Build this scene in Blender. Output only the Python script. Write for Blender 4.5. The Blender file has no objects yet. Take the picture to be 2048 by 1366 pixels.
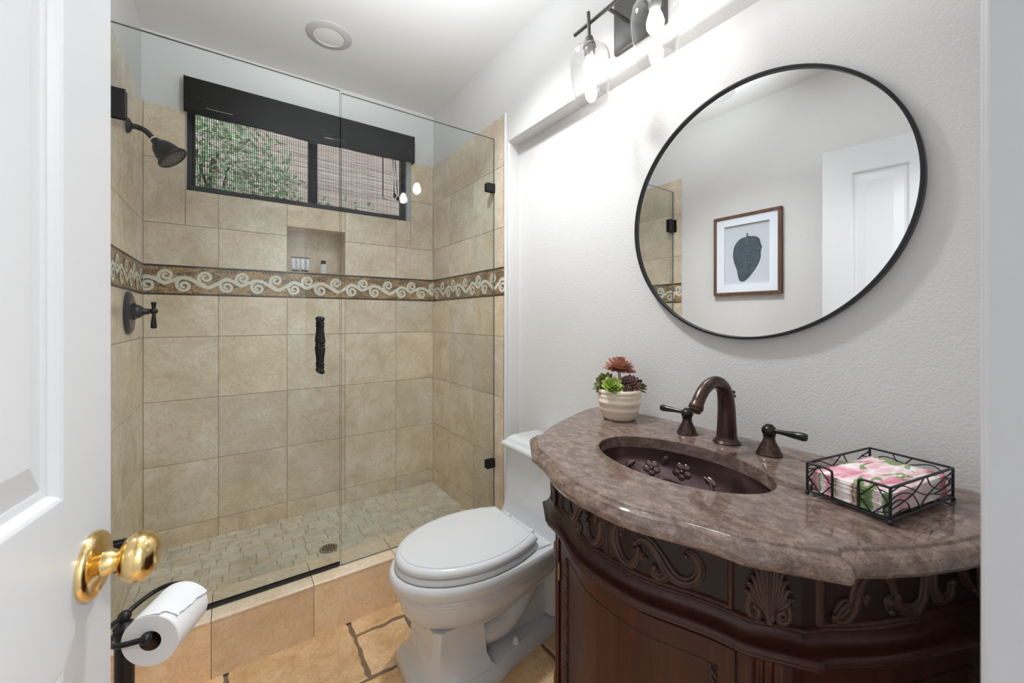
import bpy, bmesh, math, random
from mathutils import Vector, Matrix, Quaternion
random.seed(7)
PI = math.pi
scn = bpy.context.scene
COL = scn.collection

# ------------------------------------------------------------------ camera, world, lights, exposure
YAW = math.atan(558 / 801.0)
cam_d = bpy.data.cameras.new('camera')
cam = bpy.data.objects.new('camera', cam_d)
COL.objects.link(cam)
cam.location = (0, 0, 1.209)
cam.rotation_euler = (PI / 2, 0, -YAW)
cam_d.sensor_width = 36
cam_d.lens = 801 / 2048 * 36
cam_d.shift_y = -47 / 2048
cam_d.clip_start = 0.01
cam_d.dof.use_dof = True
cam_d.dof.focus_distance = 1.45
cam_d.dof.aperture_fstop = 5.0
scn.camera = cam

scn.view_settings.view_transform = 'Standard'
scn.view_settings.look = 'None'
scn.view_settings.exposure = 0.68
scn.view_settings.gamma = 1.0
scn.view_settings.use_curve_mapping = False
scn.cycles.use_denoising = True
scn.cycles.max_bounces = 12
scn.cycles.diffuse_bounces = 6
scn.cycles.glossy_bounces = 6
scn.cycles.transmission_bounces = 8
scn.cycles.transparent_max_bounces = 24
scn.cycles.sample_clamp_indirect = 6.0
scn.cycles.caustics_reflective = False
scn.cycles.caustics_refractive = False

world = bpy.data.worlds.new('world')
scn.world = world
world.use_nodes = True
world.node_tree.nodes['Background'].inputs['Color'].default_value = (0.80, 0.90, 1.0, 1)
world.node_tree.nodes['Background'].inputs['Strength'].default_value = 2.0

def area_light(name, loc, rot, size, power, color=(1, 1, 1)):
    d = bpy.data.lights.new(name, 'AREA')
    d.shape = 'RECTANGLE'
    d.size, d.size_y = size
    d.energy = power
    d.color = color
    o = bpy.data.objects.new(name, d)
    COL.objects.link(o)
    o.location = loc
    o.rotation_euler = rot
    return o

BULB = 31.0                                   # emission of each vanity bulb
area_light('hall_fill', (1.25, -1.30, 2.50), (0, 0, 0), (1.2, 0.7), 62, (0.92, 0.965, 1.0))  # added unseen fill, reaches the room through the doorway
# two added unseen spots, bounced off the ceiling to fill the room
def fill_spot(name, loc, aim, power, cone):
    d = bpy.data.lights.new(name, 'SPOT')
    d.energy = power
    d.spot_size = math.radians(cone)
    d.spot_blend = 1.0
    d.shadow_soft_size = 0.12
    d.color = (0.90, 0.955, 1.0)
    o = bpy.data.objects.new(name, d)
    COL.objects.link(o)
    o.location = loc
    o.rotation_euler = Vector(aim).to_track_quat('-Z', 'Y').to_euler()
fill_spot('bounce_fill', (0.40, 0.78, 1.98), (0.00, 0.64, 0.77), 50, 118)
fill_spot('bounce_fill', (0.33, 0.14, 1.48), (0.32, 0.06, 0.94), 38, 100)

# added unseen spot under the ceiling, brightens the lower room
dl_ = bpy.data.lights.new('ceiling_fill_spot', 'SPOT')
dl_.energy = 49
dl_.spot_size = math.radians(130)
dl_.spot_blend = 0.8
dl_.shadow_soft_size = 0.06
dl_.color = (0.95, 0.98, 1.0)
do_ = bpy.data.objects.new('ceiling_fill_spot', dl_)
COL.objects.link(do_)
do_.location = (0.585, 1.25, 2.53)
do_.rotation_euler = (0, 0, 0)

# ------------------------------------------------------------------ node helpers
def srgb(r, g, b):
    f = lambda c: (c / 255 / 12.92) if c / 255 <= 0.04045 else ((c / 255 + 0.055) / 1.055) ** 2.4
    return (f(r), f(g), f(b), 1)

class NT:
    def __init__(s, name):
        s.m = bpy.data.materials.new(name)
        s.m.use_nodes = True
        s.t = s.m.node_tree
        s.t.nodes.clear()
        s.out = s.t.nodes.new('ShaderNodeOutputMaterial')
    def n(s, typ, ins=None, out=0, **props):
        nd = s.t.nodes.new('ShaderNode' + typ)
        for k, v in props.items():
            setattr(nd, k, v)
        for k, v in (ins or {}).items():
            sock = nd.inputs[k]
            if isinstance(v, bpy.types.NodeSocket):
                s.t.links.new(v, sock)
            else:
                sock.default_value = v
        return nd.outputs[out]
    def coord(s):
        return s.n('TexCoord', out='Object')
    def math(s, op, a, b=0.0, c=0.0):
        return s.n('Math', {0: a, 1: b, 2: c}, operation=op)
    def noise(s, vec, scale, detail=4, rough=0.55, dist=0.0, out='Fac'):
        return s.n('TexNoise', {'Vector': vec, 'Scale': scale, 'Detail': detail, 'Roughness': rough, 'Distortion': dist}, out=out)
    def ramp(s, fac, stops, interp='LINEAR'):
        nd = s.t.nodes.new('ShaderNodeValToRGB')
        s.t.links.new(fac, nd.inputs[0])
        cr = nd.color_ramp
        cr.interpolation = interp
        while len(cr.elements) < len(stops):
            cr.elements.new(0.5)
        for e, (p, c) in zip(cr.elements, stops):
            e.position = p
            e.color = c
        return nd.outputs[0]
    def mix(s, fac, a, b, blend='MIX'):
        nd = s.t.nodes.new('ShaderNodeMix')
        nd.data_type = 'RGBA'
        nd.blend_type = blend
        for k, v in ((0, fac), (6, a), (7, b)):
            if isinstance(v, bpy.types.NodeSocket):
                s.t.links.new(v, nd.inputs[k])
            else:
                nd.inputs[k].default_value = v
        return nd.outputs[2]
    def bump(s, h, strength=0.3, dist=0.002):
        return s.n('Bump', {'Height': h, 'Strength': strength, 'Distance': dist})
    def attr(s, name='tint'):
        return s.n('Attribute', out='Fac', attribute_name=name)
    def bsdf(s, **ins):
        nd = s.t.nodes.new('ShaderNodeBsdfPrincipled')
        for k, v in ins.items():
            sock = nd.inputs[k.replace('_', ' ')]
            if isinstance(v, bpy.types.NodeSocket):
                s.t.links.new(v, sock)
            else:
                sock.default_value = v
        s.t.links.new(nd.outputs[0], s.out.inputs[0])
        return s.m
    def scale(s, vec, x, y, z):
        return s.n('Mapping', {'Vector': vec, 'Scale': (x, y, z)})

def plain(name, col, rough=0.5, metal=0.0, spec=0.5, bump=None, coat=0.0, var=0.0):
    t = NT(name)
    ins = dict(Base_Color=col, Roughness=rough, Metallic=metal, Specular_IOR_Level=spec, Coat_Weight=coat)
    c = t.coord()
    if var:
        nz = t.noise(c, 9.0, 5)
        k = lambda f: (min(1, col[0] * f), min(1, col[1] * f), min(1, col[2] * f), 1)
        ins['Base_Color'] = t.ramp(nz, [(0.3, k(1 - var)), (0.7, k(1 + var))])
    if bump:
        sc, st, ds = bump
        ins['Normal'] = t.bump(t.noise(c, sc, 3), st, ds)
    return t.bsdf(**ins)

M = {}
M['wall'] = plain('orange_peel_paint', srgb(217, 216, 215), 0.42, bump=(170, 0.6, 0.002))
M['ceil'] = plain('ceiling_paint', srgb(222, 221, 220), 0.75, bump=(220, 0.2, 0.001))
M['trimwhite'] = plain('white_trim_paint', srgb(226, 226, 226), 0.35)
M['jamb'] = plain('shaded_white_jamb_paint', srgb(200, 201, 204), 0.4)  # same white paint as the trim, darkened to stand in for shade
M['hallfloor'] = plain('hall_carpet', srgb(150, 149, 148), 0.95)
M['door'] = plain('white_door_paint', srgb(208, 208, 210), 0.33, bump=(60, 0.06, 0.001))
M['porcelain'] = plain('white_porcelain', srgb(211, 212, 214), 0.10, coat=0.3)
M['seatwhite'] = plain('white_seat_plastic', srgb(217, 218, 220), 0.16)
M['blackmetal'] = plain('black_metal', srgb(30, 31, 35), 0.38, metal=0.3)
M['blackmatte'] = plain('black_rubber', srgb(26, 27, 33), 0.5)
M['darkbronze'] = plain('oil_rubbed_bronze', srgb(44, 42, 44), 0.32, metal=0.55, var=0.2)
M['brass'] = plain('polished_brass', srgb(236, 206, 144), 0.13, metal=1.0)
M['brassold'] = plain('aged_brass', srgb(140, 118, 84), 0.4, metal=0.8)
M['steel'] = plain('dark_steel', srgb(150, 140, 124), 0.42, metal=0.6)
M['hole'] = plain('drain_hole', srgb(14, 13, 12), 0.9)
M['nozzle'] = plain('grey_nozzle', srgb(128, 124, 118), 0.6)
M['paper'] = plain('tissue_paper', srgb(236, 236, 238), 0.95, bump=(400, 0.15, 0.0006))
M['core'] = plain('cardboard_core', srgb(84, 62, 44), 0.7)
M['mat'] = plain('white_mat_board', srgb(226, 231, 240), 0.8)
M['printpaper'] = plain('print_paper', srgb(196, 202, 212), 0.85)
M['plate'] = plain('grey_metal_plate', srgb(70, 69, 66), 0.45, metal=0.4)
M['pot'] = plain('cream_ceramic', srgb(238, 224, 206), 0.6, var=0.04)
M['soil'] = plain('dark_soil', srgb(56, 46, 38), 0.95)
M['grout'] = plain('tile_grout', srgb(168, 156, 132), 0.85)
M['fgrout'] = plain('floor_grout', srgb(128, 108, 90), 0.9, bump=(120, 0.4, 0.002))
M['winframe'] = plain('dark_window_frame', srgb(48, 47, 52), 0.4, metal=0.2)
M['blackcloth'] = plain('black_woven_cloth', srgb(15, 14, 14), 0.95, spec=0.05, var=0.3)
M['thread'] = plain('black_shade_thread', srgb(20, 19, 18), 0.9, spec=0.1)
M['canring'] = plain('grey_light_ring', srgb(186, 184, 182), 0.5)
M['canlens'] = plain('frosted_lens', srgb(224, 222, 220), 0.5)
M['labelwhite'] = plain('white_tube_plastic', srgb(226, 230, 236), 0.35)
M['capdark'] = plain('dark_brown_cap', srgb(58, 50, 42), 0.4)
M['ink'] = plain('dark_ink', srgb(70, 84, 84), 0.6)
M['socketm'] = plain('lamp_socket_metal', srgb(150, 148, 145), 0.35, metal=0.7)

def m_stone(name, lo, mid, hi, vein, rough=0.22, scale=6.0, bumpy=0.08, spec=0.5):
    t = NT(name)
    tint = t.attr()
    c = t.n('VectorMath', {0: t.coord(), 1: t.n('CombineXYZ', {0: t.math('MULTIPLY', tint, 17.0), 1: t.math('MULTIPLY', tint, 31.0), 2: t.math('MULTIPLY', tint, 23.0)})}, operation='ADD')
    n1 = t.noise(c, scale, 8, 0.62, 0.6)
    n2 = t.noise(c, scale * 2.6, 6, 0.7, 1.4)
    n3 = t.noise(c, scale * 9, 4, 0.7)
    col = t.ramp(n1, [(0.30, lo), (0.5, mid), (0.72, hi)])
    veins = t.ramp(n2, [(0.46, (0, 0, 0, 1)), (0.50, (1, 1, 1, 1)), (0.53, (0, 0, 0, 1))])
    col = t.mix(t.math('MULTIPLY', veins, 0.5), col, vein)
    col = t.mix(t.math('MULTIPLY', t.ramp(n3, [(0.62, (0, 0, 0, 1)), (0.72, (1, 1, 1, 1))]), 0.30), col, hi)
    tv = t.ramp(tint, [(0, (0.86, 0.85, 0.83, 1)), (0.5, (1, 1, 1, 1)), (1, (1.0, 0.95, 0.87, 1))])
    col = t.mix(1.0, col, tv, 'MULTIPLY')
    r = t.math('ADD', t.math('MULTIPLY', n3, 0.2), rough - 0.08)
    return t.bsdf(Base_Color=col, Roughness=r, Specular_IOR_Level=spec, Normal=t.bump(n3, bumpy, 0.002))

M['tile'] = m_stone('travertine_wall_tile', srgb(208, 190, 166), srgb(228, 213, 192), srgb(238, 229, 214), srgb(190, 166, 136), 0.20)
M['tilewarm'] = m_stone('travertine_edge_tile', srgb(190, 160, 130), srgb(208, 182, 155), srgb(222, 202, 180), srgb(172, 140, 108), 0.25)
M['curb'] = m_stone('travertine_curb_front', srgb(228, 196, 160), srgb(242, 214, 178), srgb(247, 226, 198), srgb(214, 174, 134), 0.4)  # stone colour warmed to stand in for the warm light low down
M['curbtop'] = m_stone('travertine_curb_top', srgb(222, 200, 170), srgb(234, 216, 192), srgb(242, 230, 212), srgb(212, 186, 154), 0.25)
M['pan'] = m_stone('tumbled_mosaic', srgb(190, 178, 158), srgb(214, 206, 190), srgb(230, 225, 214), srgb(170, 156, 134), 0.5, 14.0, 0.2)
M['floor'] = m_stone('rustic_floor_stone', srgb(204, 162, 116), srgb(230, 194, 148), srgb(240, 216, 182), srgb(178, 132, 90), 0.45, 9.0, 0.5)  # tan stone, saturated further for the warm light near the floor
M['strap'] = plain('scroll_stone', srgb(224, 219, 204), 0.45, bump=(130, 0.3, 0.001), var=0.06)

def m_mosaic():
    t = NT('mosaic_border')
    c = t.coord()
    v1 = t.n('TexVoronoi', {'Vector': c, 'Scale': 95.0}, out='Color')
    edge = t.n('TexVoronoi', {'Vector': c, 'Scale': 95.0}, out='Distance', feature='DISTANCE_TO_EDGE')
    g = t.n('SeparateColor', {'Color': v1}, out=0)
    base = t.ramp(g, [(0.0, srgb(122, 94, 62)), (0.35, srgb(156, 122, 82)), (0.7, srgb(182, 146, 102)), (1.0, srgb(140, 108, 76))])
    rot = t.n('Mapping', {'Vector': c, 'Rotation': (0.5, 0.6, 0.5), 'Scale': (9, 9, 26)})
    leaf = t.ramp(t.noise(rot, 1.4, 1, 0.4), [(0.47, (0, 0, 0, 1)), (0.51, (1, 1, 1, 1))])
    dark = t.ramp(g, [(0.0, srgb(52, 44, 36)), (1.0, srgb(88, 74, 58))])
    col = t.mix(t.math('MULTIPLY', leaf, 0.85), base, dark)
    line = t.ramp(edge, [(0.05, (1, 1, 1, 1)), (0.11, (0, 0, 0, 1))])
    col = t.mix(t.math('MULTIPLY', line, 0.65), col, srgb(206, 176, 138))
    return t.bsdf(Base_Color=col, Roughness=0.35)
M['mosaic'] = m_mosaic()
M['mosaicedge'] = plain('dark_mosaic_edge', srgb(70, 60, 50), 0.4, bump=(160, 0.4, 0.001), var=0.35)

def m_granite():
    t = NT('brown_granite')
    c = t.coord()
    st = t.scale(c, 1.0, 0.55, 1.0)
    n1 = t.noise(st, 52, 8, 0.75, 0.3)
    n2 = t.noise(c, 230, 5, 0.8)
    n3 = t.noise(c, 5, 3, 0.5)
    col = t.ramp(n1, [(0.30, srgb(64, 54, 51)), (0.47, srgb(116, 98, 90)), (0.60, srgb(148, 128, 118)), (0.76, srgb(180, 160, 148))])
    col = t.mix(t.ramp(n2, [(0.36, (0.75, 0.75, 0.75, 1)), (0.46, (0, 0, 0, 1))]), col, srgb(48, 42, 42))
    col = t.mix(t.ramp(n2, [(0.60, (0, 0, 0, 1)), (0.74, (0.6, 0.6, 0.6, 1))]), col, srgb(186, 164, 146))
    col = t.mix(t.math('MULTIPLY', n3, 0.25), col, srgb(128, 104, 88))
    return t.bsdf(Base_Color=col, Roughness=0.045, Specular_IOR_Level=0.6)
M['granite'] = m_granite()

def m_wood(name, a, b, rough=0.28, sx=22.0, coat=0.3):
    t = NT(name)
    c = t.scale(t.coord(), sx, sx, 1.6)
    n1 = t.noise(c, 2.2, 6, 0.65, 0.8)
    n2 = t.noise(t.coord(), 3.0, 2)
    col = t.ramp(n1, [(0.3, a), (0.7, b)])
    col = t.mix(t.math('MULTIPLY', n2, 0.35), col, a)
    return t.bsdf(Base_Color=col, Roughness=rough, Coat_Weight=coat * 0.5, Coat_Roughness=0.25, Specular_IOR_Level=0.3)
M['wood'] = m_wood('cherry_wood', srgb(42, 14, 8), srgb(80, 32, 19), 0.34, coat=0.15)
M['woodtrim'] = m_wood('cherry_trim', srgb(44, 21, 16), srgb(74, 39, 30), 0.30, coat=0.2)
M['wooddark'] = m_wood('dark_carved_wood', srgb(44, 28, 23), srgb(84, 58, 48), 0.34, coat=0.15)
M['woodback'] = m_wood('dark_frieze_wood', srgb(30, 17, 14), srgb(46, 27, 22), 0.42, coat=0.05)
M['walnut'] = m_wood('walnut_frame', srgb(82, 58, 46), srgb(124, 92, 74), 0.5, 30.0, 0.0)

def m_faucet():
    t = NT('brushed_bronze')
    c = t.scale(t.coord(), 220, 220, 8)
    n = t.noise(c, 1.0, 4, 0.6)
    col = t.ramp(n, [(0.3, srgb(52, 40, 38)), (0.7, srgb(100, 78, 72))])
    return t.bsdf(Base_Color=col, Metallic=0.75, Roughness=0.28)
M['faucet'] = m_faucet()
M['lever'] = plain('dark_lever_metal', srgb(52, 52, 48), 0.2, metal=0.7)
M['copper'] = plain('dark_copper', srgb(112, 92, 92), 0.22, metal=0.75, var=0.2)

def m_thin_glass(name, tint, rough=0.0, edge=0.0):
    t = NT(name)
    fc5 = t.n('LayerWeight', {'Blend': 0.5}, out='Facing')
    fr = t.math('ADD', t.math('MULTIPLY', t.math('POWER', fc5, 5.0), 0.97), 0.02)
    tr = t.n('BsdfTransparent', {'Color': tint})
    gl = t.n('BsdfGlossy', {'Color': (1, 1, 1, 1), 'Roughness': rough})
    fac = fr
    if edge:
        fc = t.n('LayerWeight', {'Blend': 0.25}, out='Facing')
        fac = t.math('MINIMUM', t.math('ADD', fr, t.math('MULTIPLY', t.math('POWER', fc, 4.0), edge)), 1.0)
    t.t.links.new(t.n('MixShader', {0: fac, 1: tr, 2: gl}), t.out.inputs[0])
    return t.m
M['glass'] = m_thin_glass('clear_shower_glass', (0.950, 0.973, 0.970, 1))
M['glassedge'] = plain('glass_edge', srgb(112, 122, 116), 0.15, spec=0.8)
M['shade'] = m_thin_glass('clear_lamp_glass', (0.93, 0.93, 0.93, 1), 0.0, 0.9)
M['pane'] = m_thin_glass('window_glass', (0.97, 0.98, 0.98, 1))

def m_emit(name, col, s):
    t = NT(name)
    e = t.n('Emission', {'Color': col, 'Strength': s})
    t.t.links.new(e, t.out.inputs[0])
    return t.m
M['bulb'] = m_emit('lit_bulb', (1.0, 0.97, 0.93, 1), BULB)
M['mirror'] = plain('mirror_silver', (0.93, 0.94, 0.94, 1), 0.0, metal=1.0)

def m_napkin():
    t = NT('floral_napkin_print')
    c = t.coord()
    v = t.n('Mapping', {'Vector': c, 'Rotation': (0, 0, 0.6), 'Scale': (1, 2.4, 0.25)})
    n1 = t.noise(v, 11, 3, 0.5, 1.2)
    n2 = t.noise(t.n('Mapping', {'Vector': c, 'Rotation': (0, 0, 1.3), 'Location': (3, 1, 0), 'Scale': (1, 2.6, 0.25)}), 15, 2, 0.5, 1.0)
    col = t.ramp(n1, [(0.38, srgb(246, 242, 240)), (0.50, srgb(240, 200, 208)), (0.60, srgb(226, 150, 168)), (0.72, srgb(206, 106, 126))])
    gr = t.ramp(n2, [(0.56, (0, 0, 0, 1)), (0.585, (1, 1, 1, 1))])
    col = t.mix(gr, col, t.ramp(n1, [(0.35, srgb(150, 176, 120)), (0.65, srgb(92, 122, 70))]))
    return t.bsdf(Base_Color=col, Roughness=0.9)
M['napkin'] = m_napkin()

def m_leafy(name, a, b, rough=0.5, tip=None):
    t = NT(name)
    col = t.ramp(t.noise(t.coord(), 60, 2), [(0.3, a), (0.7, b)])
    if tip:
        col = t.mix(t.attr('tip'), col, tip)
        col = t.mix(1.0, col, t.ramp(t.attr(), [(0.0, (0.62, 0.60, 0.58, 1)), (1.0, (1.12, 1.1, 1.08, 1))]), 'MULTIPLY')
    return t.bsdf(Base_Color=col, Roughness=rough)
M['coral'] = m_leafy('coral_succulent', srgb(214, 156, 134), srgb(230, 184, 158), 0.6, srgb(176, 122, 112))
M['lime'] = m_leafy('lime_succulent', srgb(120, 160, 44), srgb(158, 196, 70), 0.45, srgb(206, 226, 130))
M['olive'] = m_leafy('olive_succulent', srgb(96, 110, 44), srgb(140, 150, 60), 0.5, srgb(84, 70, 50))
M['mauve'] = m_leafy('mauve_succulent', srgb(122, 84, 80), srgb(150, 110, 104), 0.6, srgb(206, 180, 176))
M['leafprint'] = m_leafy('slate_leaf_print', srgb(50, 62, 72), srgb(76, 90, 100), 0.7)
M['leafvein'] = plain('leaf_vein_print', srgb(104, 118, 126), 0.7)
M['bush'] = m_leafy('hedge_leaf', srgb(98, 124, 82), srgb(196, 208, 170), 0.5)
M['twig'] = plain('hedge_branch', srgb(84, 72, 56), 0.9)

def m_siding():
    t = NT('tan_siding')
    c = t.coord()
    z = t.n('SeparateXYZ', {0: c}, out=2)
    fr = t.math('FRACT', t.math('MULTIPLY', z, 4.2))
    line = t.ramp(fr, [(0.0, (0.62, 0.62, 0.62, 1)), (0.05, (1, 1, 1, 1))])
    col = t.ramp(t.noise(t.scale(c, 1, 1, 12), 4.0, 4), [(0.3, srgb(176, 150, 136)), (0.7, srgb(204, 180, 166))])
    return t.bsdf(Base_Color=t.mix(1.0, col, line, 'MULTIPLY'), Roughness=0.9)
M['siding'] = m_siding()
M['dirt'] = plain('garden_soil', srgb(120, 104, 84), 0.95, var=0.2)

# ------------------------------------------------------------------ mesh builder
V = Vector
def rotm(axis_to, axis_from=(0, 0, 1)):
    return V(axis_from).rotation_difference(V(axis_to).normalized()).to_matrix()

def catmull(pts, n=8, closed=False):
    pts = [V(p) for p in pts]
    out = []
    N = len(pts)
    rng = range(N) if closed else range(N - 1)
    for i in rng:
        if closed:
            p0, p1, p2, p3 = pts[i - 1], pts[i], pts[(i + 1) % N], pts[(i + 2) % N]
        else:
            p1, p2 = pts[i], pts[i + 1]
            p0 = pts[i - 1] if i > 0 else p1 * 2 - p2
            p3 = pts[i + 2] if i + 2 < N else p2 * 2 - p1
        for k in range(n):
            t = k / n
            out.append(0.5 * ((2 * p1) + (p2 - p0) * t + (2 * p0 - 5 * p1 + 4 * p2 - p3) * t * t + (3 * p1 - p0 - 3 * p2 + p3) * t ** 3))
    if not closed:
        out.append(pts[-1])
    return out

class MB:
    def __init__(s):
        s.v, s.f, s.mi, s.tint, s.tip = [], [], [], [], []
        s.cm, s.ct = 0, 0.5
    def add(s, verts, faces, tips=None):
        b = len(s.v)
        s.v += [tuple(v) for v in verts]
        s.tip += (tips if tips else [0.0] * len(verts))
        for f in faces:
            s.f.append([b + i for i in f])
            s.mi.append(s.cm)
            s.tint.append(s.ct)
        return s
    def box(s, a, b, R=None, o=(0, 0, 0)):
        x0, y0, z0 = a; x1, y1, z1 = b
        vs = [V(p) for p in ((x0, y0, z0), (x1, y0, z0), (x1, y1, z0), (x0, y1, z0), (x0, y0, z1), (x1, y0, z1), (x1, y1, z1), (x0, y1, z1))]
        if R is not None:
            vs = [R @ v + V(o) for v in vs]
        return s.add(vs, [(0, 3, 2, 1), (4, 5, 6, 7), (0, 1, 5, 4), (1, 2, 6, 5), (2, 3, 7, 6), (3, 0, 4, 7)])
    def quad(s, a, b, c, d):
        return s.add([a, b, c, d], [(0, 1, 2, 3)])
    def loft(s, rings, closed=True, cap0=True, cap1=True, tips=None):
        n = len(rings[0])
        vs = [p for r in rings for p in r]
        fs = []
        for i in range(len(rings) - 1):
            for j in range(n if closed else n - 1):
                k = (j + 1) % n
                fs.append((i * n + j, i * n + k, (i + 1) * n + k, (i + 1) * n + j))
        if cap0:
            fs.append(tuple(reversed(range(n))))
        if cap1:
            fs.append(tuple((len(rings) - 1) * n + j for j in range(n)))
        return s.add(vs, fs, tips)
    def lathe(s, prof, o=(0, 0, 0), axis=(0, 0, 1), seg=40, cap0=True, cap1=True):
        R = rotm(axis)
        o = V(o)
        rings = []
        for r, h in prof:
            r = max(r, 1e-5)
            rings.append([R @ V((r * math.cos(2 * PI * k / seg), r * math.sin(2 * PI * k / seg), h)) + o for k in range(seg)])
        return s.loft(rings, True, cap0, cap1)
    def tube(s, path, rad, seg=10, closed=False, flat=None):
        path = [V(p) for p in path]
        n = len(path)
        if not hasattr(rad, '__len__'):
            rad = [rad] * n
        rings, up = [], None
        for i, p in enumerate(path):
            if closed:
                t = path[(i + 1) % n] - path[i - 1]
            else:
                t = path[min(i + 1, n - 1)] - path[max(i - 1, 0)]
            if t.length < 1e-9:
                t = V((0, 0, 1))
            t.normalize()
            if up is None:
                up = V((0, 0, 1)) if abs(t.z) < 0.9 else V((1, 0, 0))
            up = (up - t * up.dot(t))
            if up.length < 1e-6:
                up = t.orthogonal()
            up.normalize()
            sd = t.cross(up)
            ring = []
            for k in range(seg):
                a = 2 * PI * k / seg
                ring.append(p + (up * math.cos(a) + sd * math.sin(a)) * rad[i])
            rings.append(ring)
        if closed:
            rings.append(rings[0])
            return s.loft(rings, True, False, False)
        return s.loft(rings, True, True, True)
    def ell(s, c, r, R=None, seg=16, rings=10):
        if not hasattr(r, '__len__'):
            r = (r, r, r)
        rr = []
        for i in range(rings + 1):
            th = PI * i / rings
            sn = max(math.sin(th), 1e-3)
            ring = []
            for k in range(seg):
                a = 2 * PI * k / seg
                p = V((r[0] * sn * math.cos(a), r[1] * sn * math.sin(a), -r[2] * math.cos(th)))
                if R is not None:
                    p = R @ p
                ring.append(p + V(c))
            rr.append(ring)
        return s.loft(rr, True, True, True)
    def prism(s, poly, z0, z1):
        n = len(poly)
        vs = [(p[0], p[1], z0) for p in poly] + [(p[0], p[1], z1) for p in poly]
        return s.add(vs, [tuple(reversed(range(n))), tuple(range(n, 2 * n))] + [(j, (j + 1) % n, n + (j + 1) % n, n + j) for j in range(n)])
    def build(s, name, mats, parent=None, smooth=True, bevel=0.0, seg=2, angle=38, kind=None, label=None, cat=None, group=None, fix=True):
        me = bpy.data.meshes.new(name)
        off = V(WL[parent.name]) if parent is not None else V((0, 0, 0))
        me.from_pydata([V(v) - off for v in s.v], [], s.f)
        if not isinstance(mats, (list, tuple)):
            mats = [mats]
        for m in mats:
            me.materials.append(m)
        me.polygons.foreach_set('material_index', s.mi)
        a = me.attributes.new('tint', 'FLOAT', 'FACE')
        a.data.foreach_set('value', s.tint)
        if any(s.tip):
            a = me.attributes.new('tip', 'FLOAT', 'POINT')
            a.data.foreach_set('value', s.tip)
        if fix:
            bm = bmesh.new()
            bm.from_mesh(me)
            bmesh.ops.recalc_face_normals(bm, faces=bm.faces)
            bm.to_mesh(me)
            bm.free()
        if smooth:
            me.polygons.foreach_set('use_smooth', [True] * len(me.polygons))
            me.set_sharp_from_angle(angle=math.radians(angle))
        me.update()
        o = bpy.data.objects.new(name, me)
        COL.objects.link(o)
        if parent is not None:
            o.parent = parent
        WL[o.name] = tuple(off)
        if bevel:
            md = o.modifiers.new('bevel', 'BEVEL')
            md.width = bevel
            md.segments = seg
            md.limit_method = 'ANGLE'
            md.angle_limit = math.radians(40)
        tag(o, label, cat, group, kind)
        return o

WL = {}
def tag(o, label=None, cat=None, group=None, kind=None):
    if label: o['label'] = label
    if cat: o['category'] = cat
    if group: o['group'] = group
    if kind: o['kind'] = kind
    return o
def thing(name, loc, label, cat, group=None):
    o = bpy.data.objects.new(name, None)
    o.empty_display_size = 0.05
    COL.objects.link(o)
    o.location = loc
    WL[o.name] = tuple(loc)
    return tag(o, label, cat, group)
def copy_tree(o, parent=None, move=None, label=None):
    c = o.copy()
    COL.objects.link(c)
    if parent is not None:
        c.parent = parent
    if move is not None:
        c.location = V(o.location) + V(move)
    if label:
        c['label'] = label
    for ch in list(o.children):
        if ch is not c:
            copy_tree(ch, c)
    return c

def subtract(rect, hole):
    u0, u1, v0, v1 = rect
    a0, a1, b0, b1 = hole
    if a0 >= u1 or a1 <= u0 or b0 >= v1 or b1 <= v0:
        return [rect]
    out = []
    if a0 > u0: out.append((u0, a0, v0, v1))
    if a1 < u1: out.append((a1, u1, v0, v1))
    m0, m1 = max(u0, a0), min(u1, a1)
    if b0 > v0: out.append((m0, m1, v0, b0))
    if b1 < v1: out.append((m0, m1, b1, v1))
    return out

def tile_panel(mb, P, ucuts, vrows, holes=(), gap=0.0011, h=0.004, mat_of=None):
    """P(u, v, w): point on the wall, w = height above the grout bed"""
    for i in range(len(ucuts) - 1):
        for (v0, v1) in vrows:
            cell = (ucuts[i], ucuts[i + 1], v0, v1)
            rects = [cell]
            for ho in holes:
                rects = [r for q in rects for r in subtract(q, ho)]
            tint = random.random()
            for (a0, a1, b0, b1) in rects:
                mb.cm, mb.ct = 1, 0.5
                mb.quad(P(a0, b0, 0), P(a1, b0, 0), P(a1, b1, 0), P(a0, b1, 0))
                mb.cm = mat_of((a0 + a1) / 2, (b0 + b1) / 2) if mat_of else 0
                mb.ct = tint
                def edge(x, lo):
                    inner = any(abs(x - k) < 1e-6 for k in (cell[0], cell[1], cell[2], cell[3])) or any(abs(x - k) < 1e-6 for ho in holes for k in ho)
                    return gap if inner else 0.0
                e0, e1, f0, f1 = edge(a0, 1), edge(a1, 0), edge(b0, 1), edge(b1, 0)
                c = 0.0007
                lo = [(a0 + e0, b0 + f0), (a1 - e1, b0 + f0), (a1 - e1, b1 - f1), (a0 + e0, b1 - f1)]
                g = lambda e: c if e else 0.0
                hi = [(a0 + e0 + g(e0), b0 + f0 + g(f0)), (a1 - e1 - g(e1), b0 + f0 + g(f0)), (a1 - e1 - g(e1), b1 - f1 - g(f1)), (a0 + e0 + g(e0), b1 - f1 - g(f1))]
                vs = [P(u, v, 0.0) for u, v in lo] + [P(u, v, h - c) for u, v in lo] + [P(u, v, h) for u, v in hi]
                mb.add(vs, [(8, 9, 10, 11)] + [(j, (j + 1) % 4, 4 + (j + 1) % 4, 4 + j) for j in range(4)] + [(4 + j, 4 + (j + 1) % 4, 8 + (j + 1) % 4, 8 + j) for j in range(4)])

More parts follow.
